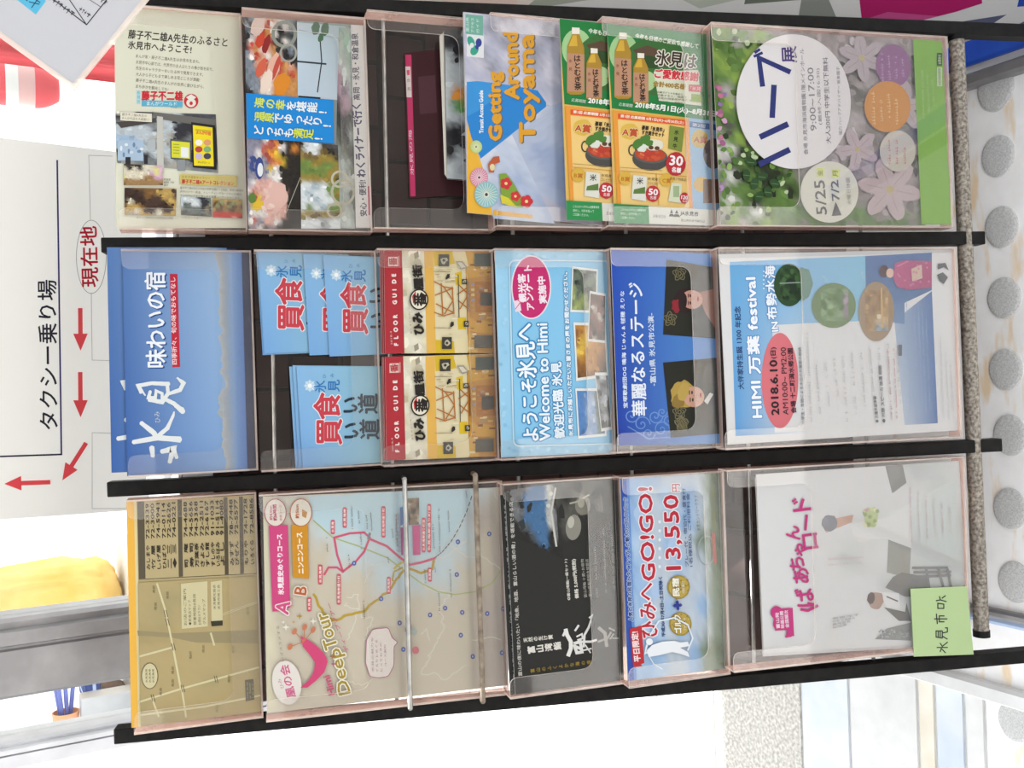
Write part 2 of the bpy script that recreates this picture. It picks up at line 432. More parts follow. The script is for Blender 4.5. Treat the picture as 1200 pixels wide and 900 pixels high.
def brick():
    mt, t, p = newmat('dark_brick_tile')
    tc = t.nodes.new('ShaderNodeTexCoord'); sx = t.nodes.new('ShaderNodeSeparateXYZ'); cx = t.nodes.new('ShaderNodeCombineXYZ')
    t.links.new(tc.outputs['Object'], sx.inputs[0]); t.links.new(sx.outputs['X'], cx.inputs['X']); t.links.new(sx.outputs['Z'], cx.inputs['Y'])
    b = t.nodes.new('ShaderNodeTexBrick'); t.links.new(cx.outputs[0], b.inputs['Vector'])
    b.inputs['Scale'].default_value = 1; b.inputs['Brick Width'].default_value = .078; b.inputs['Row Height'].default_value = .06
    b.inputs['Mortar Size'].default_value = .0028; b.inputs['Mortar Smooth'].default_value = .3; b.offset = .5
    b.inputs['Color1'].default_value = (.045, .022, .019, 1); b.inputs['Color2'].default_value = (.028, .014, .012, 1); b.inputs['Mortar'].default_value = (.010, .008, .007, 1)
    n = t.nodes.new('ShaderNodeTexNoise'); n.inputs['Scale'].default_value = 30; t.links.new(tc.outputs['Object'], n.inputs['Vector'])
    mx = t.nodes.new('ShaderNodeMix'); mx.data_type = 'RGBA'; mx.blend_type = 'OVERLAY'; mx.inputs['Factor'].default_value = .5
    t.links.new(b.outputs['Color'], mx.inputs['A']); t.links.new(n.outputs['Fac'], mx.inputs['B'])
    t.links.new(mx.outputs['Result'], p.inputs['Base Color']); p.inputs['Roughness'].default_value = .7; p.inputs['Specular IOR Level'].default_value = .2
    bp = t.nodes.new('ShaderNodeBump'); bp.inputs['Strength'].default_value = .6; bp.inputs['Distance'].default_value = .004; bp.invert = True
    t.links.new(b.outputs['Fac'], bp.inputs['Height']); t.links.new(bp.outputs[0], p.inputs['Normal'])
    return mt
M['brick'] = brick()
M['plaster'] = noise_mat('white_ceiling_board', (.7, .7, .69), (.78, .78, .77), 14, .8)

WALL = .45
def struct(name, verts, faces, mat, bev=0.0):
    me = recalc(mesh(name, verts, faces, mat))
    if bev: bevel(me, bev)
    return tag(link(name, me), kind='structure')
def wbox(name, x0, x1, y0, y1, z0, z1, mat, bev=0.0): return struct(name, *box(x0, x1, y0, y1, z0, z1), mat, bev)
fx = lambda x, y: on_world(x, y, 2, FLOOR)
railL = fx(1140, 800); railR = fx(1166, 92)
XL, XR = railL[0], railR[0]
wbox('floor', XL, 9, -9, WALL + .02, FLOOR - .1, FLOOR, M['floor'])
wbox('floor_outside', XL, 9, WALL + .02, 14, FLOOR - .1, FLOOR - .005, M['pave'])
# paving on the open side, laid in bands that run across the doorway
yb = [fx(x, 850)[1] for x in (1600, 1152, 1128, 1094, 1074, 994, 938, 836)]
bands = list(zip(yb, yb[1:], ['floor', 'pave', 'pave_blue', 'pave_tan', 'pave', 'pave_blue', 'pave_grain']))
V, Fc, MI, mats = [], [], [], ['floor', 'pave', 'pave_blue', 'pave_tan', 'pave_grain', 'joint']
def slab(y0, y1, mt, x0=-9, x1=XL, z=FLOOR):
    v, f = box(x0, x1, y0, y1, FLOOR - .1, z); k = len(V); V.extend(v); Fc.extend([tuple(i + k for i in q) for q in f]); MI.extend([mats.index(mt)] * len(f))
slab(-9, yb[0], 'floor')
for y0, y1, mt in bands:
    slab(y0, y1 - .006, mt); slab(y1 - .006, y1, 'joint', z=FLOOR - .004)
y = yb[-1]
for px in (800, 770, 690, 605, 552, 400, 318, 312, 306, 300, 150):
    y1 = fx(px, 880)[1]
    if y1 > y + .012:
        slab(y, y1 - .01, 'pave'); slab(y1 - .01, y1, 'joint', z=FLOOR - .005); y = y1
slab(y, 14, 'pave')
me = recalc(mesh('pavement', V, Fc, [M[x] for x in mats], MI)); tag(link('pavement', me), kind='structure')

wbox('ceiling', -7, 7, .0, 1.05, CEIL, CEIL + .1, M['plaster'])  # unseen slab, sized for how sun and sky reach the floor
wbox('added_shade_slab', -9, -.75, 1.05, 2.2, CEIL, CEIL + .1, M['plaster'])  # unseen slab added to keep the sun off the near paving
M['dark_wall'] = noise_mat('dark_grey_wall', (.10, .095, .09), (.16, .15, .14), 2, .8)
wbox('added_dark_wall', -9, 9, -8.4, -7.6, FLOOR - .1, 3.0, M['dark_wall'])  # unseen wall added to darken reflections in the upper pockets

px_w = lambda x, y, Y=WALL: on_world(x, y, 1, Y)
mu0, mu1 = px_w(75, 808)[0], px_w(75, 719)[0]                # mullion edges
ja0, ja1 = px_w(75, 893, .44)[0], px_w(75, 863, .44)[0]      # door jamb edges
SILL = px_w(190, 600)[2]
wbox('wall_front', px_w(250, 832, .355)[0], 4, .355, WALL + .12, FLOOR, SILL - .04, M['brick'])
wbox('trim_10', on_world(1000, 772, 1, .16)[0], .16, .16, .356, FLOOR, .22, M['brick'])
wbox('trim_1', ja1, 4, WALL - .10, WALL + .14, SILL - .04, SILL - .005, M['alu2'], .003)
def frame_bar(name, x0, x1, y0, y1, z0, z1, mat, groove=True):
    """an extruded aluminium bar with two raised lips and a groove along its face"""
    w_ = x1 - x0
    prof = [(x0, y1), (x0, y0 + .006), (x0 + .004, y0), (x0 + w_ * .62, y0), (x0 + w_ * .64, y0 + .004), (x0 + w_ * .67, y0 + .004), (x0 + w_ * .69, y0),
            (x0 + w_ * .86, y0), (x0 + w_ * .88, y0 + .012), (x0 + w_ * .96, y0 + .012), (x1, y0 + .02), (x1, y1)]
    v, f = hexa([(a, b, z0) for a, b in prof], [(a, b, z1) for a, b in prof])
    return struct(name, v, f, mat)
frame_bar('trim_2', mu0, mu1, WALL - .005, WALL + .06, SILL - .005, CEIL, M['alu'])
frame_bar('trim_3', ja0, ja1, .44, WALL + .05, FLOOR, CEIL, M['alu2'])
win = tag(link('window_1', None, loc=(mu1, WALL + .03, SILL)), kind='structure')
gl = recalc(mesh('pane', *box(0, 3, 0, .004, 0, CEIL - SILL), M['glass'])); link('pane', gl, win)
win2 = tag(link('window_2', None, loc=(ja1, WALL + .03, SILL)), kind='structure')
gl = recalc(mesh('pane', *box(0, mu0 - ja1, 0, .004, 0, CEIL - SILL), M['glass'])); link('pane', gl, win2)
# the rails let into the floor at both sides of the rack
M['blue'] = noise_mat('blue_vinyl_edge', (.02, .09, .62), (.03, .13, .72), 12, .45)
M['blue_pale'] = noise_mat('faded_blue_strip', (.3, .42, .62), (.42, .52, .7), 12, .5)
def rail(name, x0, x1, mat, h=.012, y0=-1.2, y1=WALL - .03):
    prof = [(x0, FLOOR), (x0, FLOOR + h * .7), (x0 + .004, FLOOR + h), (x1 - .004, FLOOR + h), (x1, FLOOR + h * .7), (x1, FLOOR)]
    v, f = hexa([(a, y0, b) for a, b in prof], [(a, y1, b) for a, b in prof]); return struct(name, v, f, mat)
g0, g1 = fx(1166, 97)[0], fx(1166, 80)[0]
rail('trim_4', g0, g1, M['alu'], .02)
b0, b1 = fx(1166, 78)[0], fx(1166, 64)[0]
rail('trim_5', b0 + .012, b1 + .03, M['blue'], .008)
rail('trim_6', b1 + .045, b1 + .6, M['alu2'], .01)
l0, l1 = fx(1140, 812)[0], fx(1140, 792)[0]
rail('trim_7', l0, l1, M['pave'], .02, -1.2, yb[-1] - .25)
a0, a1 = fx(1185, 735)[0], fx(1185, 728)[0]
rail('trim_8', a0, a1, M['blue_pale'], .006, -1.2, .2)
c0, c1 = fx(1185, 727)[0], fx(1185, 716)[0]
rail('trim_9', c0, c1, M['alu'], .012, -1.2, .2)

# ------------------------------------------------------------------ round studs set in the floor
M['stud'] = noise_mat('worn_grey_stud', (.46, .46, .45), (.64, .64, .63), 420, .7, 0, 4, .2)
studs = [((1167, 104), 'grey round floor stud just beside the grey metal rail, topmost in the photo'),
         ((1170, 183), 'grey round floor stud next to an orange rust streak, second from the blue band'),
         ((1174, 266), 'grey round floor stud beside the end of the shorter inner black post'),
         ((1177, 349), 'grey round floor stud beside the leaflet of the blue festival, fourth from the blue band'),
         ((1179, 433), 'grey round floor stud midway along the row, fifth from the blue band'),
         ((1184, 510), 'grey round floor stud by the end of the longer inner black post'),
         ((1184, 596), 'grey round floor stud under an orange rust stain, seventh from the blue band'),
         ((1190, 682), 'grey round floor stud beside the pale blue strip, nearest the green sticky note'),
         ((1190, 845), 'pale grey round floor stud beyond the white rail, away from the others')]
for (x, y), lb in studs:
    c = fx(x, y); r = .0245 if y > 150 else .027
    V2, F2 = [], []
    for rr, z in ((r, 0), (r * .97, .0025), (r * .85, .004), (r * .5, .005)):
        V2 += [(rr * 1.17 * math.cos(k * math.pi / 18), rr * math.sin(k * math.pi / 18), z) for k in range(36)]
    for j in range(3): F2 += [(j * 36 + k, j * 36 + (k + 1) % 36, (j + 1) * 36 + (k + 1) % 36, (j + 1) * 36 + k) for k in range(36)]
    F2 += [tuple(range(108, 144))]
    tag(link('floor_stud', mesh('floor_stud', V2, F2, M['stud']), loc=tuple(c)), lb, 'floor stud', 'round grey studs in the floor')

# ------------------------------------------------------------------ the rack
rack = link('brochure_rack', None)
mm = Matrix.Identity(4)
for i in range(3):
    for j in range(3): mm[i][j] = RW[i, j]
rack.matrix_world = mm
tag(rack, 'black steel brochure rack with clear acrylic pockets in three columns, leaning back', 'rack')
FT = FLOOR / c_                                # rack v of the floor
def post(pa, pb, v0=None):
    a, b = on_rack(*pa, -.004), on_rack(*pb, -.004)
    if v0 is not None: b = b + (a - b) * ((v0 - b[1]) / (a[1] - b[1]))
    hw = .0078
    fr = [(a[0] - hw, a[1], -.004), (b[0] - hw, b[1], -.004), (b[0] + hw, b[1], -.004), (a[0] + hw, a[1], -.004)]
    me = bevel(mesh('post', *hexa(fr, [(p[0], p[1], -.022) for p in fr]), M['black']), .0012)
    return link('post', me, rack), a, b
bars = [post((125, -5), (1200, 35), FT + .012)[0], None, None, post((133, 864), (1190, 771), FT + .012)[0]]
post((118, 287), (1155, 278.5)); post((125, 574), (1175, 521.5))
def rod(x, y0, y1, n, r, mat, x2=None, name='rod'):
    a, b = on_rack(x, y0, n), on_rack(x2 or x, y1, n)
    return link(name, recalc(mesh(name, *tube(a, b, r), M[mat], smooth=False)), rack)
for x in (212, 322, 458, 604, 736, 872, 1010):
    dx = (x - 600) * .012
    rod(x - 9, -3 + (x - 134) * .0375, 862 - (x - 134) * .087, -.019, .0022, 'chrome', x + 9 + dx)
def guard(x0, y0, x1, y1, n, r, mat):
    """a retaining rod across the front of the tall map, its ends bent back to the posts"""
    a, b = on_rack(x0, y0, n), on_rack(x1, y1, n); V, Fc = [], []
    for p, q in ((a, b), (a, np.array([a[0], a[1], -.004])), (b, np.array([b[0], b[1], -.004]))):
        v, f = tube(p, q, r); k = len(V); V += v; Fc += [tuple(i + k for i in g) for g in f]
    link('guard_rod', recalc(mesh('guard_rod', V, Fc, M[mat])), rack)
guard(474, 562, 481, 830, .0245, .0026, 'chrome'); guard(557, 557, 566, 822, .0190, .0028, 'rust')
# bottom pipe with black end caps
a, b = on_rack(1121, 48, -.012), on_rack(1150, 738, -.012)
link('bottom_pipe', recalc(mesh('bottom_pipe', *tube(a, b, .0088, 24), M['pipe'])), rack)
d = (b - a) / np.linalg.norm(b - a)
for p, q in ((a, a - d * .006), (b, b + d * .008)): link('end_cap', recalc(mesh('end_cap', *tube(p, q, .0096, 24), M['black'])), rack)

def rounded(pts, rads, seg=6):
    out = []
    n = len(pts)
    for i in range(n):
        p = np.array(pts[i], float); r = rads[i]
        if not r: out.append(tuple(p)); continue
        a = np.array(pts[i - 1], float) - p; b = np.array(pts[(i + 1) % n], float) - p
        a /= np.linalg.norm(a); b /= np.linalg.norm(b)
        p0, p1 = p + a * r, p + b * r
        for k in range(seg + 1):
            t = k / seg; out.append(tuple((1 - t) ** 2 * p0 + 2 * t * (1 - t) * p + t * t * p1))
    return out
DEPTH = .022
def pocket(TL, TR, BR, BL, cut, nT=.030, nB=.012, tab=.02, tab2=.022):
    """clear pocket: U-shaped front with rounded shoulders, back, two side walls and a foot coloured with a peach glow. TL..BL are photograph pixels (rack's up = photo's left)"""
    vt = (on_rack(*TL, nT)[1] + on_rack(*BL, nT)[1]) / 2; vb = (on_rack(*TR, nB)[1] + on_rack(*BR, nB)[1]) / 2
    pl = Plane(vt, nT, vb, nB)
    q = pl.pq(np.array([TL[0], TR[0], BR[0], BL[0], cut], float), np.array([TL[1], TR[1], BR[1], BL[1], (TR[1] + BR[1]) / 2], float))
    uR, uL = (q[0][0] + q[1][0]) / 2, (q[2][0] + q[3][0]) / 2       # real right / left edges
    qT, qB, qC = (q[0][1] + q[3][1]) / 2, (q[1][1] + q[2][1]) / 2, q[4][1]
    root = link('pocket', None, rack)
    P = [(uR, qB), (uR, qT), (uR - tab, qT), (uR - tab, qC), (uL + tab2, qC), (uL + tab2, qT), (uL, qT), (uL, qB)]
    ol = rounded(P, [0, 0, .009, .014, .014, .009, 0, 0])
    tov = lambda p, q_, h: tuple(pl.rack(p, q_, h))
    v, f = hexa([tov(a, b, 0) for a, b in ol], [tov(a, b, -.0018) for a, b in ol])
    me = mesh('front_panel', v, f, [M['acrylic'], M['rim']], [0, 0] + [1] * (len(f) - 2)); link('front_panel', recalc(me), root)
    def panel(name, quad, off, mats, mi):
        v, f = hexa(quad, [tuple(np.array(p) + off) for p in quad]); link(name, recalc(mesh(name, v, f, mats, mi)), root)
    qd = [(uR, qB), (uR, qT), (uL, qT), (uL, qB)]
    panel('back_panel', [tov(a, b, -DEPTH) for a, b in qd], pl.e3 * -.0018, [M['back'], M['rim']], [0, 0, 1, 1, 1, 1])
    for u, sg in ((uR, -1), (uL, 1)):
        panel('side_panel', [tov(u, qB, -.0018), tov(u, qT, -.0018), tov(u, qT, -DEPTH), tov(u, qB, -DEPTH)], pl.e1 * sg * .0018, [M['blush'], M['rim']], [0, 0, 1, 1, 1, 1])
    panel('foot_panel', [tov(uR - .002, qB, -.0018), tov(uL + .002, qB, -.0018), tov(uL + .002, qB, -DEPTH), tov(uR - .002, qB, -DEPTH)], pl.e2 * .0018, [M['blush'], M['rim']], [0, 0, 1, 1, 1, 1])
    return pl
PK = {}
PK['A1'] = pocket((134, 3), (283, 16), (289, 269), (136, 271), 253)
PK['A2'] = pocket((285, 9), (429, 20), (436, 270), (290, 272), 400)
PK['A3'] = pocket((431, 12), (574, 22), (579, 267), (438, 271), 541)
PK['A4'] = pocket((577, 16), (704, 24), (712, 266), (581, 267), 668)
PK['A5'] = pocket((706, 21), (831, 28), (840, 266), (714, 267), 804)
PK['A6'] = pocket((833, 28), (1110, 40), (1118, 265), (842, 267), 935, nB=.008)
PK['B1'] = pocket((143, 292), (296, 293), (301, 552), (149, 559), 259)
PK['B2'] = pocket((300, 293), (441, 293), (448, 546), (304, 553), 412)
PK['B3'] = pocket((443, 291), (577, 292), (586, 540), (449, 547), 551)
PK['B4'] = pocket((579, 291), (713, 292), (723, 532), (588, 540), 687)
PK['B5'] = pocket((715, 291), (839, 291), (849, 524), (725, 532), 813)
PK['B6'] = pocket((841, 289), (1119, 290), (1130, 515), (852, 525), 942, nB=.008)
PK['C1'] = pocket((150, 585), (301, 578), (308, 845), (155, 858), 270)
PK['C2'] = pocket((303, 577), (588, 566), (597, 816), (312, 845), 430, nB=.010)
PK['C4'] = pocket((591, 566), (727, 559), (736, 803), (597, 818), 692)
PK['C5'] = pocket((729, 558), (846, 553), (859, 792), (738, 805), 828)
PK['C6'] = pocket((850, 549), (1127, 537), (1142, 752), (863, 794), 953, nB=.008)

# ------------------------------------------------------------------ printed matter in the pockets
H0 = -.0055
W_, K_ = 0xd8d8d4, 0x2c2a2c
# --- A1: sideways page about a gallery
s = Sheet('leaflet', PK['A1'], [(134, 5), (283, 18), (290, 267), (136, 268)], 0xdcdcc8, H0, .0015, 'matte')
s.text('藤子不二雄A先生のふるさと', (150, 45), (266, 55), 10.5, 0x3a3634, .25)
s.text('氷見市へようこそ!', (150, 57), (224, 63), 9.5, 0x3a3634, .25)
for i, t in enumerate(['まんが家・藤子不二雄A先生は氷見市生まれ。', '氷見市中心部では、代表作の主人公たちの像が街を彩り、', '先生のキャラクターをいたる所で発見できます。', '大人から子どもまで楽しめる見どころが満載!', '藤子不二雄A先生のまんがの世界に遊びながら、', 'まち歩きを観光しても!']):
    s.text(t, (159, 67.5 + i * 7.1), (159 + [75, 91, 79, 75, 80, 38][i], 67.5 + i * 7.1 + [7, 9, 8, 7, 8, 4][i]), 4.2, 0x5c5850)
s.rect(160, 106, 164.5, 122, 0xa9d3dc); s.vtext('氷見市', (162.3, 108.5), (162.3, 119), 4, 0x5fa0b4)
s.text('藤子不二雄', (166, 117.5), (214, 118), 11, 0xc8303c, .5)
s.rect(166, 117.5, 214, 124.5, 0x5fb0cc, .02); s.text('まんがワールド', (172, 123.3), (207, 124), 4.6, 0xeef4f4)
s.ell(224, 118.5, 8.5, 8.5, 0xc8303c); s.ell(224, 120.5, 5.6, 5, 0xe6e4d8); s.poly([(218, 114), (224, 110.5), (230, 114), (227, 116.5), (221, 116.5)], 0xe6e4d8); s.ell(224, 121, 2, 2.2, 0xc8303c)
s.text('氷見市潮風ギャラリー', (200, 126.6), (214, 127.2), 1.6, 0x5c7fa0)
s.pic([(135, 130), (253, 134), (256, 203), (137, 191)], [
    'wwwkkksssddddd', 'kkkkkgsssdkkdd', 'ggggggsskkkkkd', 'sssssgsskkkkkk', 'ssssssspkkgkkk', 'bbbsspspkgggkk', 'bbbbspspkggkkk', 'bbblsssskkkkgk', 'kbbkkspskkkgkk', 'gggggggppggggg', 'pppgggppppgggp'],
    {'w': 0xdad8cc, 'k': 0x34343a, 's': 0xbcc6cc, 'd': 0x50525a, 'g': 0x7e8284, 'p': 0xa9a8a0, 'b': 0x9fb8d0, 'l': 0xc2d2de}, 3, .08, 3)
s.poly([(178, 131), (253, 140), (254, 150), (183, 139)], 0x6c6a66); s.poly([(136, 143), (150, 142), (183, 138), (183, 143), (142, 150)], 0x4a4644)
s.poly([(184, 136), (191, 137), (192, 203), (184, 201)], 0xc4c4bc)
s.rect(138, 164, 168, 188, 0xa9bfd4, .02); 
for i in range(9): s.ell(142 + i * 3, 176 + R.uniform(-7, 8), R.uniform(1.2, 3), R.uniform(1.5, 4), R.choice([0xdde6ea, 0x6f87a2, 0x8fa9c4, 0xc9d6e0]))
s.rect(147, 184, 153, 200, 0x2e2e36); s.rect(169, 182, 173, 192, 0x2e2e36); s.rect(173, 163, 182, 178, 0xb0b8bc)
s.poly([(199.5, 162.5), (224, 165), (224, 188), (200, 186)], 0x55585a); s.poly([(201, 165), (222.5, 167), (222.5, 186), (201, 184.5)], 0xd8d83c); s.poly([(212, 172), (221, 173), (221, 185), (212, 184)], 0xe9ecec)
for i in range(4): s.line([(203, 169 + i * 3.4), (210, 169.6 + i * 3.4)], .9, 0x8f9a3a)
s.rect(208, 187, 217, 200, 0x8f9496)
s.poly([(224, 143), (252, 147), (254, 199), (226, 196)], 0x26262a); s.poly([(226, 146.5), (249, 149.5), (250.5, 195), (227.5, 194)], 0xf0dc2a)
s.text('まんがの街', (230, 157), (247, 159), 5.5, 0xe0783c, .3); s.rect(229, 151, 247, 153, 0xc8b428, .1)
for i, cc in enumerate([0xf2efe0, 0xe0a070, 0xb64a40, 0x7fb07a, 0xc9b6d8, 0x444454]): s.ell(233 + (i % 2) * 10, 167 + (i // 2) * 8, 4.4, 3.6, cc)
s.text('まんがロード', (232, 191), (246, 192.5), 2.6, 0x3a3a2c)
s.rect(141, 131, 178, 141, 0xe2deca, .06); s.text('藤子不二雄A先生の', (143, 135.5), (172, 137.5), 3.2, 0x4a4640); s.text('まんが作品を大画面に!', (143, 139.6), (175, 141.8), 3.2, 0x4a4640)
s.pic([(145, 192), (190, 194), (191, 217), (145, 217)], ['kkkkwwpp', 'wkwkwwyp', 'wwwwwpyp', 'ywwwbbpp', 'bbbbbbbb', 'nbbbbbbn'], {'k': 0x38332e, 'w': 0xd9d2bc, 'p': 0xd0a9c0, 'y': 0xd8d488, 'b': 0x9c7c54, 'n': 0x5c4a38}, 4, .1, 4)
s.pic([(146, 220), (207, 221), (206, 253), (146, 252)], ['kkbbbbbyyy', 'kokobbyyyo', 'kkkkbooyyo', 'kwkkoookyy', 'byybookkoy', 'yywyoowooy', 'yggyygwyyy'], {'k': 0x3a2a22, 'b': 0x7a5a34, 'y': 0xb89a58, 'o': 0x4a3830, 'w': 0xd6cfb8, 'g': 0xa9a08c}, 4, .12, 5)
for i, t in enumerate(['原画室', '機関車・学校', '展示']): s.text(t, (192, 211.5 + i * 3.4), (192 + [8, 12, 5][i], 211.7 + i * 3.4), 2.6, 0x55524c)
s.poly([(211, 204), (278, 206), (278, 219), (211, 216)], 0xcbbb6e); s.text('氷見市潮風ギャラリー', (213, 209), (246, 210.5), 3.6, 0x8a7a3c); s.text('藤子不二雄Aアートコレクション', (213, 215), (274, 217.5), 5, 0xb83a38, .2)
for i in range(3): s.text(['藤子不二雄A先生の作品の世界を紹介する施設。書斎の再現や、', '原作のカラー原画、トレーディングカードなどの展示、', 'マンガやビデオが楽しめる図書コーナーもあります。'][i], (211, 221.5 + i * 4.3), (286 - i * 2, 225 + i * 4.3), 3, 0x66635a)
s.pic([(212, 230), (247, 232), (248, 254), (212, 252)], ['sssskkgg', 'swwwskkg', 'sggwwkko', 'sggggkok', 'ddggggok', 'dddddddd'], {'s': 0xb8c4cc, 'w': 0xd6dcdc, 'k': 0x34343a, 'g': 0x6e7672, 'd': 0x5c5c58, 'o': 0x88806c}, 3, .1, 6)
s.pic([(249.5, 232), (284, 234), (284, 256), (249.5, 254.5)], ['yyyyyyyy', 'ybgybgyo', 'bgbogbob', 'ybbobboy', 'rrrrrrrr', 'rrrrrwrr'], {'y': 0xb89c5c, 'b': 0x6a4a30, 'g': 0x86905a, 'o': 0x9c7a4a, 'r': 0xc23c34, 'w': 0xe2a08a}, 3, .1, 7)
s.text('藤子不二雄A先生の仕事部屋を再現', (160, 256), (203, 257), 2.4, 0x77746a); s.text('ビデオシアター', (213, 256), (236, 257), 2.2, 0x77746a)
s.done('cream page about a manga gallery, lying sideways, topmost of the right-hand column', 'leaflet')

# --- A2: onsen booklet, sideways
s = Sheet('booklet', PK['A2'], [(287, 20), (429, 30), (436, 268), (291, 269)], 0x8c9690, H0, .003)
s.pic([(287, 20), (348, 24), (349, 114), (288, 109)], [
    'kggwppwggk', 'gkprrwkwgk', 'kgwrowkkkk', 'kwrorkkwgk', 'krowpokkgk', 'gwrpwopkkk', 'ggporwropk', 'gggwrproro', 'gggpworooo', 'kgggwpoooo', 'kkgwwooooo'],
    {'k': 0x2c2c2c, 'g': 0x7e8690, 'w': 0xe4dcd4, 'p': 0xd8a48c, 'r': 0xb84a38, 'o': 0xc48c54}, 3, .16, 11)
for x, y, rx, ry, c in [(302, 30, 8, 12, 0xd8c0b4), (305, 48, 5, 9, 0xc84a34), (312, 52, 4, 12, 0x8c2c2c), (320, 80, 7, 18, 0xe0b09c), (324, 78, 3, 16, 0xc05044), (330, 100, 9, 14, 0xd8882c), (312, 96, 6, 16, 0xe8d4c4), (306, 80, 5, 12, 0xd0644c)]: s.ell(x, y, rx, ry, c, .3, 14, .15)
s.ring(333, 40, 13, 14, 4, 0x8f9288); s.ring(338, 62, 9, 10, 2.4, 0xa0a298)
s.grad([(348, 26), (405, 31), (406, 118), (349, 114)], [0xbccbd4, 0x9fb0b4, 0xb4c0c8, 0xb8c8d8])
s.line([(350, 35), (400, 46)], 1.2, 0x9aa6ac); s.line([(349, 72), (382, 75)], 2, 0x30383c); s.line([(375, 45), (377, 72), (372, 108)], 1.4, 0x303436)
for x, y, r_ in [(370, 33, 6), (381, 34, 6), (376, 44, 4)]: s.ell(x, y, r_ * .8, r_ * 1.3, 0x4c6a52, .2, 14, .15)
s.line([(350, 113), (375, 115)], 2, 0x2a2c30)
s.pic([(397, 32), (413, 33), (416, 268), (392, 266)], ['egc', 'gec', 'lge', 'plg', 'pmc', 'kpm', 'kkd', 'dkg', 'gdk', 'wgd', 'gww', 'wgd', 'lwg', 'gll'], {'e': 0x8aa694, 'g': 0x9aa29a, 'c': 0xb0bcb4, 'l': 0xb4bcb6, 'p': 0xa88c98, 'm': 0x8c7c88, 'k': 0x3c3c3c, 'd': 0x64665c, 'w': 0xb8bab2}, 5, .08, 12)
s.pic([(289, 160), (352, 166), (353, 268), (291, 268)], [
    'gggwrokkkk', 'gggrrowkok', 'ggwroykkkk', 'gbwgroykkk', 'gbwgywkkkk', 'ggggwwkkkk', 'gwpppwkkkk', 'wrpppppkkk', 'grypppwkkk', 'gyrppppkkk', 'gwwwpppkkk', 'wrgppwkkkk', 'kgwkgkkkkk'],
    {'k': 0x2c2824, 'g': 0x8a8898, 'w': 0xdedad6, 'r': 0xb05a4c, 'o': 0xd88a3c, 'y': 0xd4b83c, 'p': 0xd6a89c, 'b': 0x3a4a80}, 3, .14, 13)
s.ell(304, 197, 5, 13, 0x3c4c88); s.ell(305, 199, 3.4, 8, 0xdfe2e4); s.ell(322, 232, 14, 20, 0xdab4a8, .3, 18, .1); s.ell(303, 240, 6, 7, 0xdcb83a, 0, 10, .25); s.ell(296, 232, 5, 6, 0x5c7c3c, 0, 9, .2)
for i in range(9): s.ell(316 + R.uniform(-11, 11), 232 + R.uniform(-16, 16), 4, 2.2, R.choice([0xe6cac0, 0xd09a90, 0xe2beb4]), R.uniform(0, 3), 12)
s.line([(352, 208), (335, 250)], .8, 0xa8a498)
s.pic([(352, 166), (396, 170), (399, 268), (353, 268)], ['kwwkdd', 'bwwbkd', 'ybbyyk', 'ggyggy', 'ggggyy', 'yyyyyk', 'wwlwgg', 'wlwwgy', 'wwlwwg', 'wgwlgg', 'yybybb', 'wwwsww', 'wwwsww'], {'k': 0x2a2826, 'w': 0xd4dadc, 'd': 0x4a4848, 'b': 0x6e5c34, 'y': 0x94803c, 'g': 0x6c8444, 'l': 0x9cacb4, 's': 0x9ca0a0}, 3, .1, 14)
s.ring(398, 210, 9, 9, 2.6, 0xbcb8a4); s.ring(402, 225, 13, 14, 3, 0xb0ac98); s.ring(392, 247, 8, 8, 2.4, 0xb4ac90)
s.poly([(288.5, 109), (391, 117.5), (391.5, 168), (289.5, 162)], 0x1f86d2)
Y_, Wt = 0xd6e03a, 0xeaf0ee
s.vtext('海の幸を堪能!', (304, 120.5), (378, 127), 12.5, [Y_] * 3 + [Wt] * 4, .3)
s.vtext('温泉でゆったり!', (304, 136.5), (383, 143), 12.5, [Y_] * 2 + [Wt] * 6, .3)
s.vtext('どっちも満足!', (303, 153), (373, 158), 12.5, [Wt] * 4 + [Y_] * 2 + [Wt], .3)
s.poly([(411, 28), (427, 30), (435, 267), (417, 267)], 0xcfccc8)
s.text('高岡・氷見・和倉温泉', (422, 117), (419.5, 39), 8, 0x4a4658, .2); s.text('わくライナーで行く', (429, 207), (423, 122), 11, 0x3a3658, .45); s.text('安心・便利!', (430, 253), (428.5, 211), 8, 0x4a4658, .2)
s.poly([(431, 218), (434.5, 218), (435.5, 252), (432, 252)], 0xb03a5c); s.poly([(426, 31), (430, 32), (433, 100), (429, 100)], 0x4c4c5c)
s.done('sideways hot spring booklet with food photos and a bright blue slogan box', 'booklet')

# --- A3: nearly empty pocket
s = Sheet('leaflet', PK['A3'], [(474, 62), (572, 52), (574, 226), (480, 232)], 0x38181c, -.0185, .001, 'matte', 0x6a3a40)
s.poly([(475, 64), (482, 64), (487, 230), (481, 230)], 0xb0315c); s.poly([(475, 78), (481, 78), (482.5, 114), (476.5, 114)], 0xc9bdb8); s.vtext('乗合船', (478, 84), (479.5, 104), 4.5, 0x6a4a50); s.poly([(477, 82), (480, 82), (480, 88), (477, 88)], 0xc84a68)
s.text('氷見の海', (485, 205), (482.5, 152), 4, 0xd8c0c8)
s.poly([(490, 90), (510, 88), (512, 132), (492, 134)], 0x4a2a32)
s.done('dark red leaflet with a crimson edge lying low in the nearly empty pocket', 'leaflet')
s = Sheet('booklet', PK['A3'], [(520, 36), (571, 30), (573, 214), (524, 210)], 0x3a3a3c, -.010, .0008)
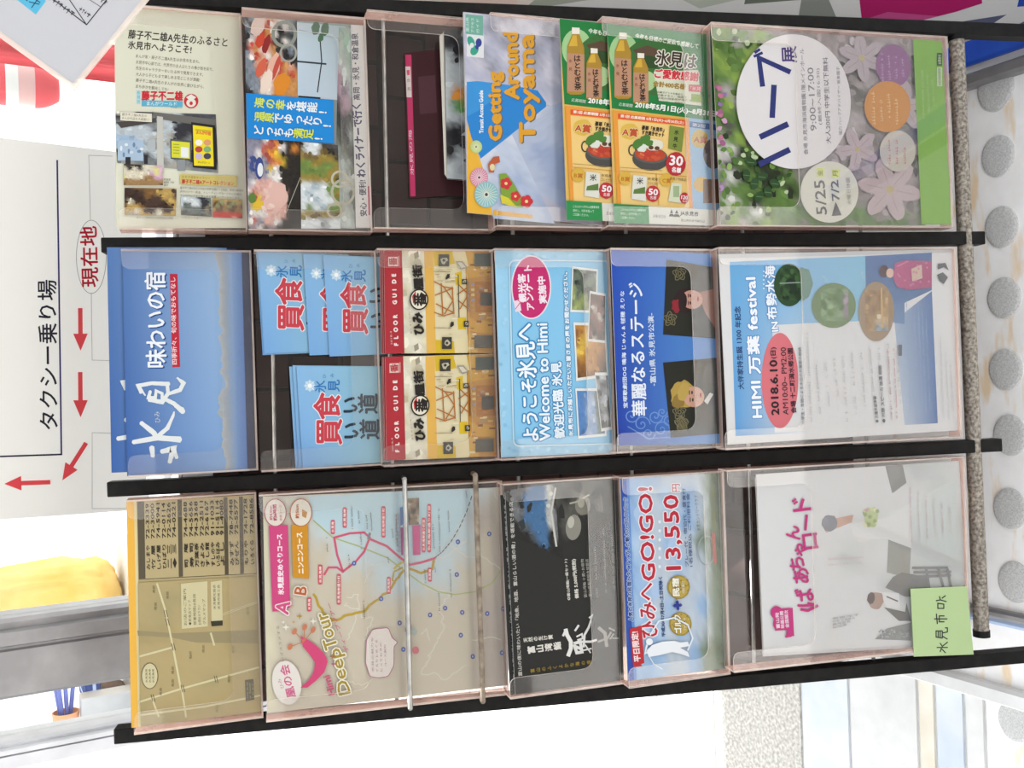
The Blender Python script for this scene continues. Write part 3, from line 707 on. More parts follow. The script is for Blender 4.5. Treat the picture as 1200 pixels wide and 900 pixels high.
s.pic([(521, 37), (571, 31), (573, 213), (524, 209)], ['kkwk', 'kktt', 'wkwt', 'wwww', 'wwww', 'woww', 'wgow', 'wwww', 'kkww', 'kkkk', 'kwkk', 'wwww', 'wwww'], {'k': 0x2c2c30, 't': 0x4c98a0, 'w': 0xb4babc, 'o': 0xd08a3c, 'g': 0x4c8c3c}, 4, .08, 21)
bk = s.done('white-edged booklet fanned open at the foot of the nearly empty pocket', 'booklet')
for k in range(4):
    p = Sheet('page', PK['A3'], [(515 + k * 2.2, 42 - k), (522 + k * 2, 36), (525, 210), (521 + k, 204)], 0xd4d0c4, -.0115 - .0012 * k, .0004, 'matte')
    o = p.done(); mw = o.matrix_world.copy(); o.parent = bk; o.matrix_parent_inverse = bk.matrix_world.inverted(); o.matrix_world = mw

# --- A4: transit guide standing proud of its pocket
s = Sheet('booklet', PK['A4'], [(543, 14), (703, 30), (706, 264), (548, 249)], 0xb4b4c4, H0, .003)
s.pic([(543, 14), (692, 31), (694, 135), (545, 100)], ['wwlgwlgwww', 'wlgwlwgwlw', 'lwlgwglwlg', 'wglwlgwllw', 'lwglwlwwll', 'llllwlllwl', 'wwlwllwlll'], {'w': 0xc6c4d0, 'l': 0xaeb0c2, 'g': 0x8d8f9c}, 4, .07, 22, 0)
s.poly([(547, 96), (560, 95), (600, 100), (630, 106), (640, 120), (640, 128), (610, 150), (564, 187), (547, 150)], 0x2a80c8)
s.poly([(547, 96), (560, 95), (600, 100), (560, 130), (548, 136)], 0x3a8fd0)
s.pic([(562, 187), (640, 125), (694, 110), (696, 264)], ['wwllww', 'wlllll', 'llbllb', 'lbblbb', 'bbbbgb', 'wlbbbg'], {'w': 0xc4c8d4, 'l': 0xaeb8cc, 'b': 0x98a6c4, 'g': 0x8894b0}, 4, .05, 23, 0)
s.pic([(562, 187), (600, 158), (650, 262), (578, 256)], ['wwlw', 'wlll', 'llbl', 'lblb', 'bllb'], {'w': 0xccd0da, 'l': 0xb8c2d4, 'b': 0xa2b0cc}, 4, .05, 24, 0)
s.poly([(547, 140), (552, 160), (562, 185), (570, 210), (578, 256), (560, 256), (548, 249)], 0xe2ae3a); s.poly([(578, 246), (624, 252), (624, 258), (578, 254)], 0xd8a43a)
s.rect(545.5, 16.5, 566, 39.5, 0x6fa896, .1)
for i in range(3): s.text(['富山県', 'アクセス', 'ガイド'][i], (549.5 + i * 6, 37 + i), (549.3 + i * 6, 20 + i), 3.4, 0xd6e4de)
s.rect(547, 40, 567, 66, 0xd8dcdc, .1); s.ell(552, 49, 4, 7, 0x3c9c84, -.4); s.ell(556, 59, 4.5, 6, 0x3c9c84, .5); s.ell(561, 50, 3.6, 5, 0x35408c); s.ell(559, 55, 2, 3, 0x35408c); s.ell(553, 53, 2.4, 3, 0xd8dcdc)
s.text('Transit Access Guide', (566.5, 156), (566, 106), 4.6, 0xeaf2f4, .2)
G_ = 0xd89c2c
for t, a, b, h_ in [('Getting', (592, 164), (590, 84), 18.5), ('Around', (608, 116), (606, 38), 16), ('Toyama', (632.5, 166), (630.5, 40), 23)]:
    s.text(t, (a[0] + 1.4, a[1] + 1), (b[0] + 1.4, b[1] + 1), h_, 0x6e6458, 1.1); s.text(t, a, b, h_, G_, 1.1)
def rosette(s, x, y, r, c1, c2, n=22):
    s.ell(x, y, r, r * 1.08, c1)
    for k in range(n):
        a = 2 * math.pi * k / n; s.line([(x + r * .3 * math.cos(a), y + r * .32 * math.sin(a)), (x + r * .92 * math.cos(a), y + r * .98 * math.sin(a))], .7, c2)
    s.ell(x, y, r * .26, r * .28, c2); s.ell(x, y, r * .13, r * .14, 0x4a3c44)
rosette(s, 558, 172, 7, 0xa9c86c, 0xd8dcae); rosette(s, 561.5, 208, 10.5, 0xd08aa0, 0xe6c6cc); rosette(s, 570, 228, 14, 0x8cbcc0, 0xd4dccc)
s.poly([(572, 192), (578, 184), (585, 183), (586, 190), (580, 192), (579, 202), (573, 202)], 0xb85838); s.ell(577, 196, 3, 4, 0xd8ce9c)
s.poly([(585, 204), (593, 203), (600, 212), (606, 222), (612, 232), (613, 243), (604, 243), (592, 236), (587, 226)], 0x7c9c3c)
s.poly([(586, 228), (596, 232), (606, 243), (597, 241), (588, 238)], 0xd2c83a)
for x, y, r_ in [(593, 215, 7), (604, 230, 6), (617, 236, 7.5)]:
    for k in range(5): s.ell(x + r_ * .55 * math.cos(k * 1.257), y + r_ * .55 * math.sin(k * 1.257), r_ * .48, r_ * .48, 0xc8323a)
    s.ell(x, y, r_ * .25, r_ * .25, 0xe8d48c)
s.done('English transit guide with gold lettering over snowy mountains, standing above its pocket', 'booklet')

# --- A5: two green tea-drawing flyers, the same print
s = Sheet('flyer', PK['A5'], [(711.5, 28), (846, 42), (853, 265), (720, 261)], 0xe0b458, H0, .0009)
s.poly([(711, 28), (846, 41), (848, 143), (717, 127)], 0x1f7a3c)
s.ell(731, 62, 17, 22, 0x9fc68c, 0, 24); s.ell(770, 78, 40, 34, 0x3a6a34, .2); s.ell(765, 66, 24, 10, 0x5a4634, .3, 16, .2); s.ell(762, 73, 12, 7, 0x2e4a24, .2, 12, .2); s.ell(757, 95, 12, 12, 0xa8c890)
s.poly([(766, 84), (818, 82), (822, 124), (772, 118)], 0xd6d8c0)
s.text('今年も日頃のご愛飲を感謝して', (744, 44.5), (818, 57), 5.6, 0xe0e8d8, .2)
s.text('氷見は', (768, 76), (815, 81.5), 18, 0x3c3026, .5, 0xe6e2d4, 1.6)
s.text('ご愛飲感謝', (767, 91), (818, 95.5), 10.5, 0xcc2c3c, .5, 0xe8dcd0, 1.2)
s.text('合計400名様', (765, 101), (803, 105), 6.5, 0xa07c2c, .3); s.poly([(807, 99), (822, 100), (822, 108), (807, 107)], 0xc83040); s.text('「氷見', (809, 105.5), (821, 106.5), 4.6, 0xeee0d8)
for i in range(4): s.text(['応募ポイントを集めて', '応募すると、抽選で', '氷見の特産品が当たる', 'キャンペーン実施中'][i], (770, 109 + i * 3.5), (800 + (i % 3) * 5, 112 + i * 3.5), 2.6, 0x4a5448)
s.poly([(810, 110), (822, 111), (822, 120), (810, 119)], 0x8aa83c)
def bottle(s, x, y, w_, h_):
    s.poly([(x - w_ * .22, y), (x + w_ * .22, y + .6), (x + w_ * .22, y + h_ * .1), (x - w_ * .22, y + h_ * .1)], 0xe8e4d6)
    s.poly([(x - w_ * .2, y + h_ * .1), (x + w_ * .2, y + h_ * .1), (x + w_ * .48, y + h_ * .3), (x + w_ * .5, y + h_ * .97), (x + w_ * .3, y + h_), (x - w_ * .3, y + h_), (x - w_ * .5, y + h_ * .97), (x - w_ * .48, y + h_ * .28)], 0xa88430)
    s.poly([(x - w_ * .17, y + h_ * .12), (x + w_ * .05, y + h_ * .12), (x + w_ * .1, y + h_ * .28), (x - w_ * .4, y + h_ * .28)], 0xd0a83c)
    s.poly([(x - w_ * .49, y + h_ * .38), (x + w_ * .49, y + h_ * .4), (x + w_ * .5, y + h_ * .96), (x - w_ * .5, y + h_ * .95)], 0xb88a6c)
    s.vtext('はとむぎ茶', (x + w_ * .08, y + h_ * .46), (x + w_ * .12, y + h_ * .88), w_ * .42, 0x33281e, .25); s.vtext('氷見', (x - w_ * .3, y + h_ * .5), (x - w_ * .3, y + h_ * .62), w_ * .22, 0x7a2c28)
bottle(s, 730, 38, 20, 78); bottle(s, 751, 62, 18, 60)
s.text('応募期間', (725, 124), (741, 126), 4, 0xd8e4d4); s.text('2018年5月1日(火)~8月31日', (744, 127), (838, 138), 8.2, 0xeef2e8, .35)
s.poly([(718, 129), (849, 146), (853, 256), (724, 246)], 0xe4983c)
s.poly([(724, 140), (802, 148), (808, 244), (728, 240)], 0xe9c67c)
s.poly([(724, 133), (804, 141), (804, 147), (724, 139)], 0xd8542c); s.text('第1回 応募期間 5月1日(火)~6月30日(土)', (727, 138), (801, 146), 4, 0xf0e4d0, .15)
s.poly([(807, 138), (849, 143), (853, 256), (812, 246)], 0x8db4d4); s.poly([(808, 142), (849, 147), (849, 154), (808, 149)], 0x2c5c94); s.text('第2回', (811, 148), (826, 150), 4, 0xe0e8f0)
s.ell(820, 163, 10, 11, 0xc8a84c, 0, 16, .06); s.text('A賞', (813, 167), (828, 168.5), 8, 0xb04a2c, .3); s.ell(836, 180, 12, 18, 0x4a3a38); s.ell(822, 216, 9, 9, 0xd0a84c); s.rect(824, 210, 850, 238, 0x6a4a38)
s.ell(738, 154, 11, 9.5, 0xd8b44c, 0, 18, .05); s.text('A賞', (729, 159), (747, 160.5), 9.5, 0xb8502c, .4, 0xefe0b0, .8)
s.text('豪華「氷見牛」', (752, 152), (778, 155), 5.2, 0x3a2c20, .25); s.text('すき焼きセット', (752, 157.5), (778, 160.5), 5, 0x3a2c20, .25)
s.ring(741, 176, 4, 6, 1.6, 0x3e3c3a); s.ell(762, 187, 21, 13, 0x4a4846, .08); s.ell(762, 182, 20, 9.5, 0x5e5a54, .08); s.ell(762, 181, 18, 8, 0xb4462c, .08)
for i in range(14): s.ell(750 + R.uniform(0, 26), 180 + R.uniform(-3, 6), 4, 2, R.choice([0xc85234, 0xb83c2c, 0xd87850]), R.uniform(-.5, .5), 10)
s.ell(767, 170, 11, 7, 0xdedbc8, .1, 16, .12); s.ell(752, 172, 6, 6, 0xd8dcd0, .1, 12, .15)
for x, y, r_ in [(748, 168, 7), (756, 163, 7), (761, 168, 5)]: s.ell(x, y, r_, r_ * .8, 0x4c7c34, -.4, 12, .25)
for x in (763, 770): s.ell(x, 173 + (x - 763) * .1, 3, 2.4, 0x5a3c2c)
s.poly([(785, 147), (802, 150), (799, 178), (783, 174)], 0x7c8c3c); s.vtext('氷見牛', (793, 155), (791, 171), 5.5, 0x2c3018, .2)
s.line([(727, 196), (776, 200)], .5, 0x9a7c40); s.line([(727, 200), (805, 207)], .8, 0xd0963c); s.line([(769, 203), (772, 240)], .8, 0xd0963c)
s.ell(792, 192, 11.5, 14, 0xb42c34, 0, 40, .02); s.text('30', (784.5, 193), (799.5, 194.5), 11, 0xf2ecec, .5); s.text('名様', (787, 201.5), (797.5, 202.8), 6, 0xf2ecec, .25)
for x, y in ((733, 209), (781, 211)): s.ell(x, y, 8, 8, 0xd4ac44, 0, 16, .05); s.text('B賞' if x < 750 else 'C賞', (x - 5, y + 3), (x + 5, y + 4), 5.5, 0xb8742c, .2)
s.poly([(742, 205), (758, 207), (757, 236), (740, 233)], 0xd8d8cc); s.vtext('米', (750, 212), (750, 220), 8, 0x3c3c38, .2); s.poly([(743, 222), (756, 219), (756, 227), (742, 227)], 0x5c7a3c)
s.text('氷見産', (759, 211), (771, 212), 3.4, 0x4a4034); s.text('コシヒカリ', (759, 216), (771, 217), 3.4, 0x4a4034)
s.ell(765, 227, 8.5, 9.5, 0xb8343a, 0, 30, .02); s.text('50', (760, 228), (770.5, 229), 7, 0xf2ecec, .35); s.text('名様', (761.5, 233.5), (769, 234), 4, 0xf2ecec)
s.poly([(787, 214), (799, 215), (798, 238), (783, 236)], 0xcfd4b8); s.rect(789, 218, 796, 231, 0x9cae84); s.text('氷見の特産品', (785, 210.5), (804, 212.5), 3.4, 0x4a4034)
s.ell(802, 232, 5.5, 6.5, 0xb8343a, 0, 24, .02); s.text('120', (798.3, 233), (805.8, 233.8), 4.2, 0xf2ecec, .2); s.text('名様', (799.5, 237), (805, 237.5), 2.8, 0xf2ecec)
s.poly([(719, 239), (854, 247), (856, 268), (720, 262)], 0xd6d6cc); s.poly([(719, 238.5), (760, 241), (761, 263), (720, 261)], 0x2c8a4c)
for i in range(3): s.text(['こちらのハガキに必要事項を', '添付し、切手を貼って', 'ご応募ください。'][i], (727, 247 + i * 4.6), (757 - i * 6, 248 + i * 4.6), 3, 0xdcecdc)
s.text('主催/協力社', (765, 255), (780, 256), 4, 0x3c3c3c); s.text('JA氷見市', (797, 253), (818, 254.5), 6.2, 0x2c2c2c, .15); s.text('富山県氷見市朝日丘', (798, 259.5), (826, 261), 3.2, 0x3c3c3c)
s.poly([(784, 253.5), (787, 245), (790, 253.8)], 0x2c2c2c); s.poly([(789, 254), (793, 246), (797, 254.4)], 0x2c2c2c); s.line([(783, 250), (797, 251)], .8, 0xd6d6cc)
s.done('green and orange tea prize flyer in front, beside the clear pocket edge', 'flyer', 'tea prize flyers')
copy_at(s, -52, -4.5, -.0095, 'green and orange tea prize flyer behind its twin, next to the transit guide', 'tea prize flyers')

# --- A6: herb show
s = Sheet('flyer', PK['A6'], [(834, 32), (1104, 48), (1115, 263), (845, 264)], 0x8c8c84, H0, .0012)
s.pic([(834, 32), (1072, 46), (1084, 264), (845, 264)], [
    'gegpepppmpmpmmplpl', 'gglgepppmmpplplpml', 'eggepppmmdplpplppd', 'gegeppmmppdddpplpd', 'ggelpppmpmddplpmpd', 'glgepppmpmmpdmppml', 'gelgppppmmpmmppmpd', 'ggggpppmpplllppmmp', 'gdglppmmplplpmppmd', 'wgedgppmpllpmmppdp', 'wwkgdgmpmplplpmpmd', 'lkgkkgpmplpmpllpdm', 'gwkgkkgmmmpmplllpp', 'vgggkgkgmmmmpllppm', 'gwgkgggmggmmmpplmg', 'legwgggggmgggmpgmg', 'gelgeggmgggmggggmg'],
    {'g': 0x5c7a3c, 'e': 0x8aa64c, 'l': 0xb0a8a8, 'p': 0x9c9090, 'm': 0x88827c, 'd': 0x56564e, 'w': 0xcfcfc8, 'k': 0x262e1c, 'v': 0x9c7ca0}, 3, .13, 31)
for i in range(70):
    x, y = R.uniform(837, 925), R.choice([R.uniform(175, 255), R.uniform(36, 60), R.uniform(140, 255)])
    s.ell(x, y, R.uniform(2, 5), R.uniform(2, 4), R.choice([0x4c6c30, 0x6f8f48, 0x34502a, 0x8caa60, 0xb4c49c, 0x2c3a20]), R.uniform(0, 3), 9, .2)
for x, y in [(875, 205), (884, 215), (893, 207), (880, 190), (900, 225), (890, 230), (908, 215)]: s.ell(x, y, 7, 4.6, 0x2c4a28, R.uniform(0, 3), 12, .12); s.line([(x - 4, y), (x + 4, y + 1)], .5, 0x6c8c58)
for i in range(16): s.ell(R.uniform(838, 850), R.uniform(100, 180), 3.5, 3, R.choice([0xb8708c, 0x8c6ca0, 0xc49cb4, 0x5c7c3c, 0x9c5c80]), 0, 9, .25)
for i in range(26): s.ell(R.uniform(970, 1020), R.choice([R.uniform(160, 200), R.uniform(48, 84)]), 5, 4, R.choice([0xb4a8ac, 0xa89ca0, 0xc0b6b8, 0x988c90]), R.uniform(0, 3), 10, .15)
def petals(s, x, y, r, c, c2, n=5, a0=0.):
    for k in range(n):
        a = a0 + k * 2 * math.pi / n; s.ell(x + r * .58 * math.cos(a), y + r * .58 * math.sin(a), r * .5, r * .27, c, a, 16, .05); s.line([(x + r * .2 * math.cos(a), y + r * .2 * math.sin(a)), (x + r * .8 * math.cos(a), y + r * .8 * math.sin(a))], .6, c2)
    s.ell(x, y, r * .13, r * .13, 0xb8a878)
petals(s, 1043, 222, 35, 0xb8a6a8, 0x9c8c90, 6, .2); petals(s, 1005, 175, 24, 0xb4a4a8, 0x988a8e, 5, .5); petals(s, 1060, 125, 28, 0xb0a2a4, 0x988a8c, 5, 1.); petals(s, 1010, 68, 26, 0xaea2a6, 0x94888e, 6, .4)
s.poly([(1070, 46), (1104, 48), (1115, 263), (1080, 264)], 0x7cae3c)
s.ell(930, 119, 67, 79, 0xdcd8d8, -.05, 60); s.ell(972, 225, 34, 36, 0xd4d2c4, 0, 40)
N_ = 0x2c3470
s.line([(891, 192), (924, 176)], 7, N_); s.line([(892, 160), (922, 146)], 7, N_); s.line([(905, 136.5), (907, 101)], 6.5, N_)
s.line([(893.5, 100), (889.5, 68), (925, 84)], 6, N_); s.line([(884, 66), (893, 62)], 3.2, N_); s.line([(885, 61.5), (890, 58)], 3.2, N_)
s.text('展', (934, 73), (933, 54), 17, 0x4c3c74, .4)
GT = 0x77727c
s.text('会場 氷見市海浜植物園1階メインホール', (947, 181), (942, 57), 5, GT, .1); s.text('9:00~17:00', (957, 153), (953, 79), 7, GT, .1); s.text('(最終入園16:30)', (964, 146), (961, 80), 5, GT)
s.text('大人200円 中学生以下無料', (974, 168), (970, 67), 6, GT, .1); s.text('協力 ハーブアドバイザー 坂本陽子', (987, 158), (984, 78), 4, GT)
s.text('5/25', (969, 251), (966, 211), 12, 0x6c6a6c, .3); s.text('▶7/2', (986, 252), (983, 211), 11, 0x6c6a6c, .3)
s.rect(957, 197, 966, 207, 0xcfd67c); s.text('金', (964, 206), (963.6, 199), 6, 0x5c5c4c); s.rect(975, 198, 984, 208, 0xcfd67c); s.text('月', (982, 207), (981.6, 200), 6, 0x5c5c4c); s.text('火曜日休園', (998, 240), (996, 208), 5, 0x9c9890)
s.ell(1047, 77, 20.5, 25, 0x8c5c88, -.1, 36); s.ell(1040, 125, 27, 30, 0xc8883c, 0, 40); s.ell(1052, 177, 21, 24, 0xc2bcb0, 0, 36)
for i in range(4): s.small((1036 + i * 8, 96 - i * 2), (1035 + i * 8, 62 + i * 2), 4, 0xb494b4, i); s.small((1026 + i * 9, 146 - (i % 3) * 4), (1025 + i * 9, 108 + (i % 2) * 6), 4.5, 0xe0bc88, i)
for i in range(3): s.small((1044 + i * 9, 192), (1043 + i * 9, 163), 4, 0xc08078, i)
s.rect(1098, 62, 1104, 77, 0x3c5c30); s.text('お問合せ', (1103, 75), (1102.6, 64), 3.6, 0xd8e0cc); s.rect(1098, 79, 1104, 101, 0xb8c8a0); s.text('氷見市海浜植物園', (1103, 100), (1102.4, 80), 3.4, 0x2c4424)
for i in range(3): s.text(['氷見市海浜植物園 氷見市柳田', '電話 0766-91-0100', '入園料 大人200円'][i], (1084 + i * 6, 140 - i * 8), (1082 + i * 6, 82 + i * 6), 3, 0xa4c47c)
s.done('garden herb show flyer with a white disc and navy lettering, lowest in the right-hand column', 'flyer')

# --- B1: blue inn booklets
s = Sheet('booklet', PK['B1'], [(143.5, 294), (294, 295), (299, 551), (149, 558)], 0x5c86c0, H0, .0025, edge=0xe4e8ec)
s.grad([(143.5, 294), (262, 294), (268, 553), (149, 558)], [0x5478b0, 0x9ab8d8, 0x80a4d0, 0x3c62a6], 12, 8)
s.grad([(258, 294), (283, 294.5), (290, 552), (264, 553)], [0x98b4d6, 0x5880b8, 0x4870b0, 0x84a6d0], 4, 6)
pts, cols = [], []
rg = random.Random(5); hgt = 0.0
for i in range(131):
    y = 295 + i * 1.96; x = 255 + (y - 294) * .03; hgt = hgt * .8 + rg.gauss(0, 1.3)
    xs = [x + hgt, x + hgt + 1.8 + rg.uniform(-.6, .6), x + 6 + hgt * .4, x + 10 + rg.uniform(-1, 1), x + 16]
    pts += [(a, y) for a in xs]
    cols += [ink(hexmix(c, 0x9a9888, rg.uniform(0, .35))) for c in (0xb4b8b8, 0xaab0b4, 0x98a4b4, 0x84a0c4)] + [ink(hexmix(0x86a6d0, 0x6890c4, i / 130))]
s.put(np.array(pts), [(r * 5 + c, r * 5 + c + 1, r * 5 + c + 6, r * 5 + c + 5) for r in range(130) for c in range(4)], cols)
s.poly([(283, 294.5), (294, 295), (299, 551), (290, 552)], 0x222c4c)
s.text('味わいの宿', (196.5, 431), (195, 320), 24, 0x274a86, .8); s.text('味わいの宿', (195, 430), (193.5, 319), 24, 0xe9eef2, .5)
s.poly([(199, 321), (208, 321), (211, 430), (202, 430.5)], 0xb8283c); s.text('四季折々、旬の味でおもてなし', (207.5, 427), (205.5, 325), 6, 0xf0dcdc, .1)
def brushed(s, x0, y0, k, col):
    """two large brush-written characters; strokes as tapering blobs (pixels, reading up the photo)"""
    def st(*p):
        pts = []
        for i in range(len(p) - 1):
            for t in range(5):
                t /= 5; u = t * t * (3 - 2 * t); pts.append(tuple(p[i][c] + (p[i + 1][c] - p[i][c]) * (t if c < 2 else u) for c in range(3)))
        pts.append(p[-1])
        s.ribbon([q[:2] for q in pts], [q[2] * 2 * R.uniform(.93, 1.07) for q in pts], col)
        for q in (p[0], p[-1]): s.ell(q[0], q[1], q[2] * .95, q[2] * .95, col, 0, 14)
    st((178, 525, 3.0), (179, 534, 2.4)); st((157, 518, 2.6), (185, 513, 3.0), (210, 515, 3.4)); st((166, 496, 2.6), (180, 507, 3), (184, 513, 3))
    st((184, 512, 2.6), (196, 502, 2.4), (203, 487, 1.6), (204, 483, 1.0)); st((190, 529, 2.6), (203, 526, 3.6), (199, 541, 2.4)); st((203, 526, 3), (207, 536, 2))
    st((165, 460, 1.6), (162, 452, 2.4), (178, 449, 2.2), (197, 450, 2.6)); st((162, 452, 2), (170, 463, 1)); st((176, 459, 1.8), (174, 466, 2), (182, 466, 1.8), (183, 458, 1.6), (190, 461, 1.6), (190, 467, 1.8))
    st((175, 469, 2), (190, 471, 2.6), (197, 461, 2.2), (196, 450, 2)); st((190, 466, 2), (204, 473, 2.6), (214, 482, 3.2)); st((213, 480, 3), (206, 476, 2)); st((199, 461, 2), (211, 457, 2.4), (215, 449, 2.6), (208, 443, 1.2))
brushed(s, 0, 0, 1, 0xdfe4e4)
s.text('ひみ', (188, 495), (187, 482), 6, 0xc8d4e0)
s.done('blue inn guide with white brush lettering, in the front of the top middle pocket', 'booklet', 'blue inn guides')
copy_at(s, -17.5, -4, -.0095, 'blue inn guide sticking up behind the front copy, against the taxi map', 'blue inn guides')

# --- B2: walking-guide leaflets in two piles
s = Sheet('leaflet', PK['B2'], [(347.5, 429), (452, 430), (459, 541), (355, 549)], 0x8cb6d0, H0, .0006, edge=0xdde4e8)
s.grad([(348, 429), (452, 430), (459, 541), (355, 549)], [0x86b4dc, 0x8cbccc, 0x94c2cc, 0x74a4d8], 8, 6)
s.ell(363, 452, 6, 6, 0xb6d0e2); 
for k in range(8): s.line([(363, 452), (363 + 7 * math.cos(k * .785), 452 + 7 * math.sin(k * .785))], .7, 0xe2ecf0)
s.ell(363, 452, 2.4, 2.4, 0xf0f4f4)
s.glyph('氷', (375, 453), 15, (0, -1), 0x2f74b4, .2); s.glyph('見', (391, 452), 15, (0, -1), 0x2f74b4, .3); s.glyph('ひ', (380, 441), 5, (0, -1), 0x3c78a8); s.glyph('み', (389, 440), 5, (0, -1), 0x3c78a8)
for ch, c_ in (('食', (383, 476)), ('買', (385, 506))): s.glyph(ch, c_, 33, (0, -1), 0xc2404c, .9, 0xe4e8ec, 1.9)
for ch, c_, sz in (('い', (410, 475), 22), ('い', (411, 505), 22), ('道', (431, 473), 25), ('道', (433, 503), 25)): s.glyph(ch, c_, sz, (0, -1), 0x2c3844, .7)
s.done('sky blue walking guide, foremost of the lower pile beside the red floor guides', 'leaflet', 'sky blue walking guides')
copy_at(s, -4.5, -1.0, -.0075, 'sky blue walking guide second in the lower pile, only its edge showing', 'sky blue walking guides')
copy_at(s, -8.5, .5, -.0095, 'sky blue walking guide hindmost of the lower pile', 'sky blue walking guides')
copy_at(s, 29.5, -127, -.0058, 'sky blue walking guide, foremost of the upper pile, lowest on the pocket', 'sky blue walking guides')
copy_at(s, 7, -128.5, -.0080, 'sky blue walking guide in the middle of the upper pile, mostly covered', 'sky blue walking guides')
copy_at(s, -43.5, -131.5, -.0105, 'sky blue walking guide standing highest in the upper pile', 'sky blue walking guides')
copy_at(s, -45.5, -129.5, -.0125, 'sky blue walking guide hidden behind the highest one, a thin edge showing', 'sky blue walking guides')

# --- B3: red floor guides, two side by side with copies behind
s = Sheet('floor_guide', PK['B3'], [(450, 293), (577, 294), (580, 413.5), (451.5, 414)], 0xd8d0b4, H0, .0014, edge=0xd9d2c4)
s.poly([(449, 293), (471, 293), (474, 415), (451, 415)], 0xa92f38)
s.rect(455, 301, 466, 312, 0xd8c4bc); s.glyph('番', (460.5, 306.5), 10, (0, -1), 0xa92f38, .3); s.rect(466.5, 300, 468, 312, 0xc88c88)
for k, ch in enumerate('FLOOR GUIDE'):
    if ch != ' ': s.glyph(ch, (464 - k * .28, 402 - k * 8.1), 6.6, (-.03, -1), 0xf0e0dc, .4); s.text('2018.4', (460, 404), (459, 388), 2, 0xe0b8b4)
s.pic([(471, 294), (501, 294), (504, 414), (474, 414)], ['lww', 'wlw', 'wwl', 'lww', 'wwl', 'lww', 'wlw', 'wwl', 'lwl'], {'l': 0xc9c0a4, 'w': 0xdfdac6}, 4, .04, 41)
for y in (300, 408): s.poly([(485, y - 3), (490, y - 6), (491, y + 1), (486, y + 4)], 0x9a927e)
s.poly([(497, 294), (508, 294), (511, 414), (500, 414)], 0xdcae54)
s.poly([(508, 294), (577, 294.5), (580, 413.5), (511, 414)], 0xd8cda8)
s.poly([(545, 294), (577, 294.5), (580, 413.5), (548, 414)], 0xb8863c)
for q, c in (([(508, 294), (530, 294), (534, 309), (509, 312)], 0xd0b02c), ([(510, 398), (532, 400), (533, 414), (511, 414)], 0xd0b02c), ([(533, 320), (541, 318), (541, 334), (534, 334)], 0xd4b428), ([(536, 372), (546, 372), (546, 386), (537, 386)], 0xd4b428), ([(546, 318), (577, 312), (578, 322), (547, 326)], 0xc8973c), ([(548, 372), (579, 378), (579, 392), (549, 388)], 0xc8973c),
             ([(556, 330), (578, 330), (579, 366), (557, 366)], 0xa87030), ([(545, 294), (556, 294), (557, 316), (547, 318)], 0xc89c48), ([(549, 390), (558, 392), (560, 413), (549, 413)], 0xcaa050), ([(530, 296), (545, 294), (549, 312), (534, 311)], 0xdccfa4), ([(533, 398), (548, 392), (549, 412), (534, 414)], 0xdccfa4)): s.poly(q, c)
for i in range(46):
    y = R.uniform(298, 410); x = R.uniform(549, 572); s.rect(x, y, x + R.uniform(3, 8), y + R.uniform(.8, 3), R.choice([0x8a5a2a, 0xd0a860, 0x6a4a30, 0xc07838, 0xdcc898, 0x9a8a78]))
for i in range(22):
    y = R.choice([R.uniform(313, 332), R.uniform(368, 396)]); x = R.uniform(509, 534); s.rect(x, y, x + R.uniform(3, 9), y + .9, R.choice([0xc2b48c, 0xeae2c4, 0xb09868]))
BR_ = 0xb06a2c
for p in ([(509, 330), (520, 336), (531, 338)], [(509, 366), (520, 370), (531, 367)], [(517, 332), (519, 370)], [(530, 336), (532, 368)], [(510, 346), (530, 338)], [(511, 356), (531, 366)], [(520, 336), (531, 352), (521, 368)], [(538, 334), (549, 345), (539, 362)], [(536, 345), (549, 336)], [(537, 352), (549, 362)], [(548, 330), (549, 366)]): s.line(p, 1.3, BR_)
s.line([(537, 322), (538, 372)], 1, 0x4a4438); s.line([(548.5, 330), (549.5, 365)], 1, 0x4a4438)
for x, y, w_, h_ in [(514, 298, 12.5, 14), (518, 395, 11.5, 14), (541.5, 327, 6, 6), (543.5, 376, 6, 7)]: s.rect(x, y, x + w_, y + h_, 0x3c3a34); s.ell(x + w_ / 2, y + h_ / 2, w_ * .32, h_ * .3, 0xb4ae98, 0, 9, .35); s.ell(x + w_ / 2, y + h_ / 2, w_ * .14, h_ * .12, 0x3c3a34)
for x, y in [(525, 324), (530, 380)]: s.ell(x, y, 2, 4, 0x33302c, .4, 10, .3)
for x in (508, 513, 518): s.line([(x, 318), (x + 10, 318.5)], .7, 0x9a8f74); s.line([(x, 384), (x + 10, 384.5)], .7, 0x9a8f74)
for y, c in ((348, 0x4c4840), (302, 0x4c524a), (398, 0x5a564c)): s.rect(563 if y == 348 else 556, y - 5, 577, y + 10, c)
s.poly([(534, 306), (542, 306), (548, 314), (540, 316)], 0x9c9484); s.poly([(536, 307.5), (541, 307.5), (546, 313), (540.5, 314)], 0xcfc8b4)
for i in range(6): s.rect(552, 332 + i * 6, 556, 335 + i * 6, R.choice([0x9a8f9c, 0xb88c5c, 0xd0b878]))
s.text('ひみ', (497, 391), (494.5, 366), 11, 0x26221e, .9); s.ell(491, 351, 11, 12.5, 0x26221e, 0, 30); s.ell(491, 351, 9.4, 10.8, 0xe0dac6, 0, 30)
s.poly([(483, 347), (487, 341), (488, 352), (484, 356)], 0xb83238); s.glyph('番', (492, 351), 16, (0, -1), 0x26221e, .6); s.poly([(493, 342), (499, 346), (497, 352), (494, 349)], 0x26221e)
s.text('屋街', (496.5, 339), (494, 310), 11, 0x26221e, .7); s.text('きときとひみ', (483, 391), (480.5, 366), 1.8, 0x66604e); s.text('きときとひみ', (480, 362), (479.5, 352), 1.2, 0x66604e)
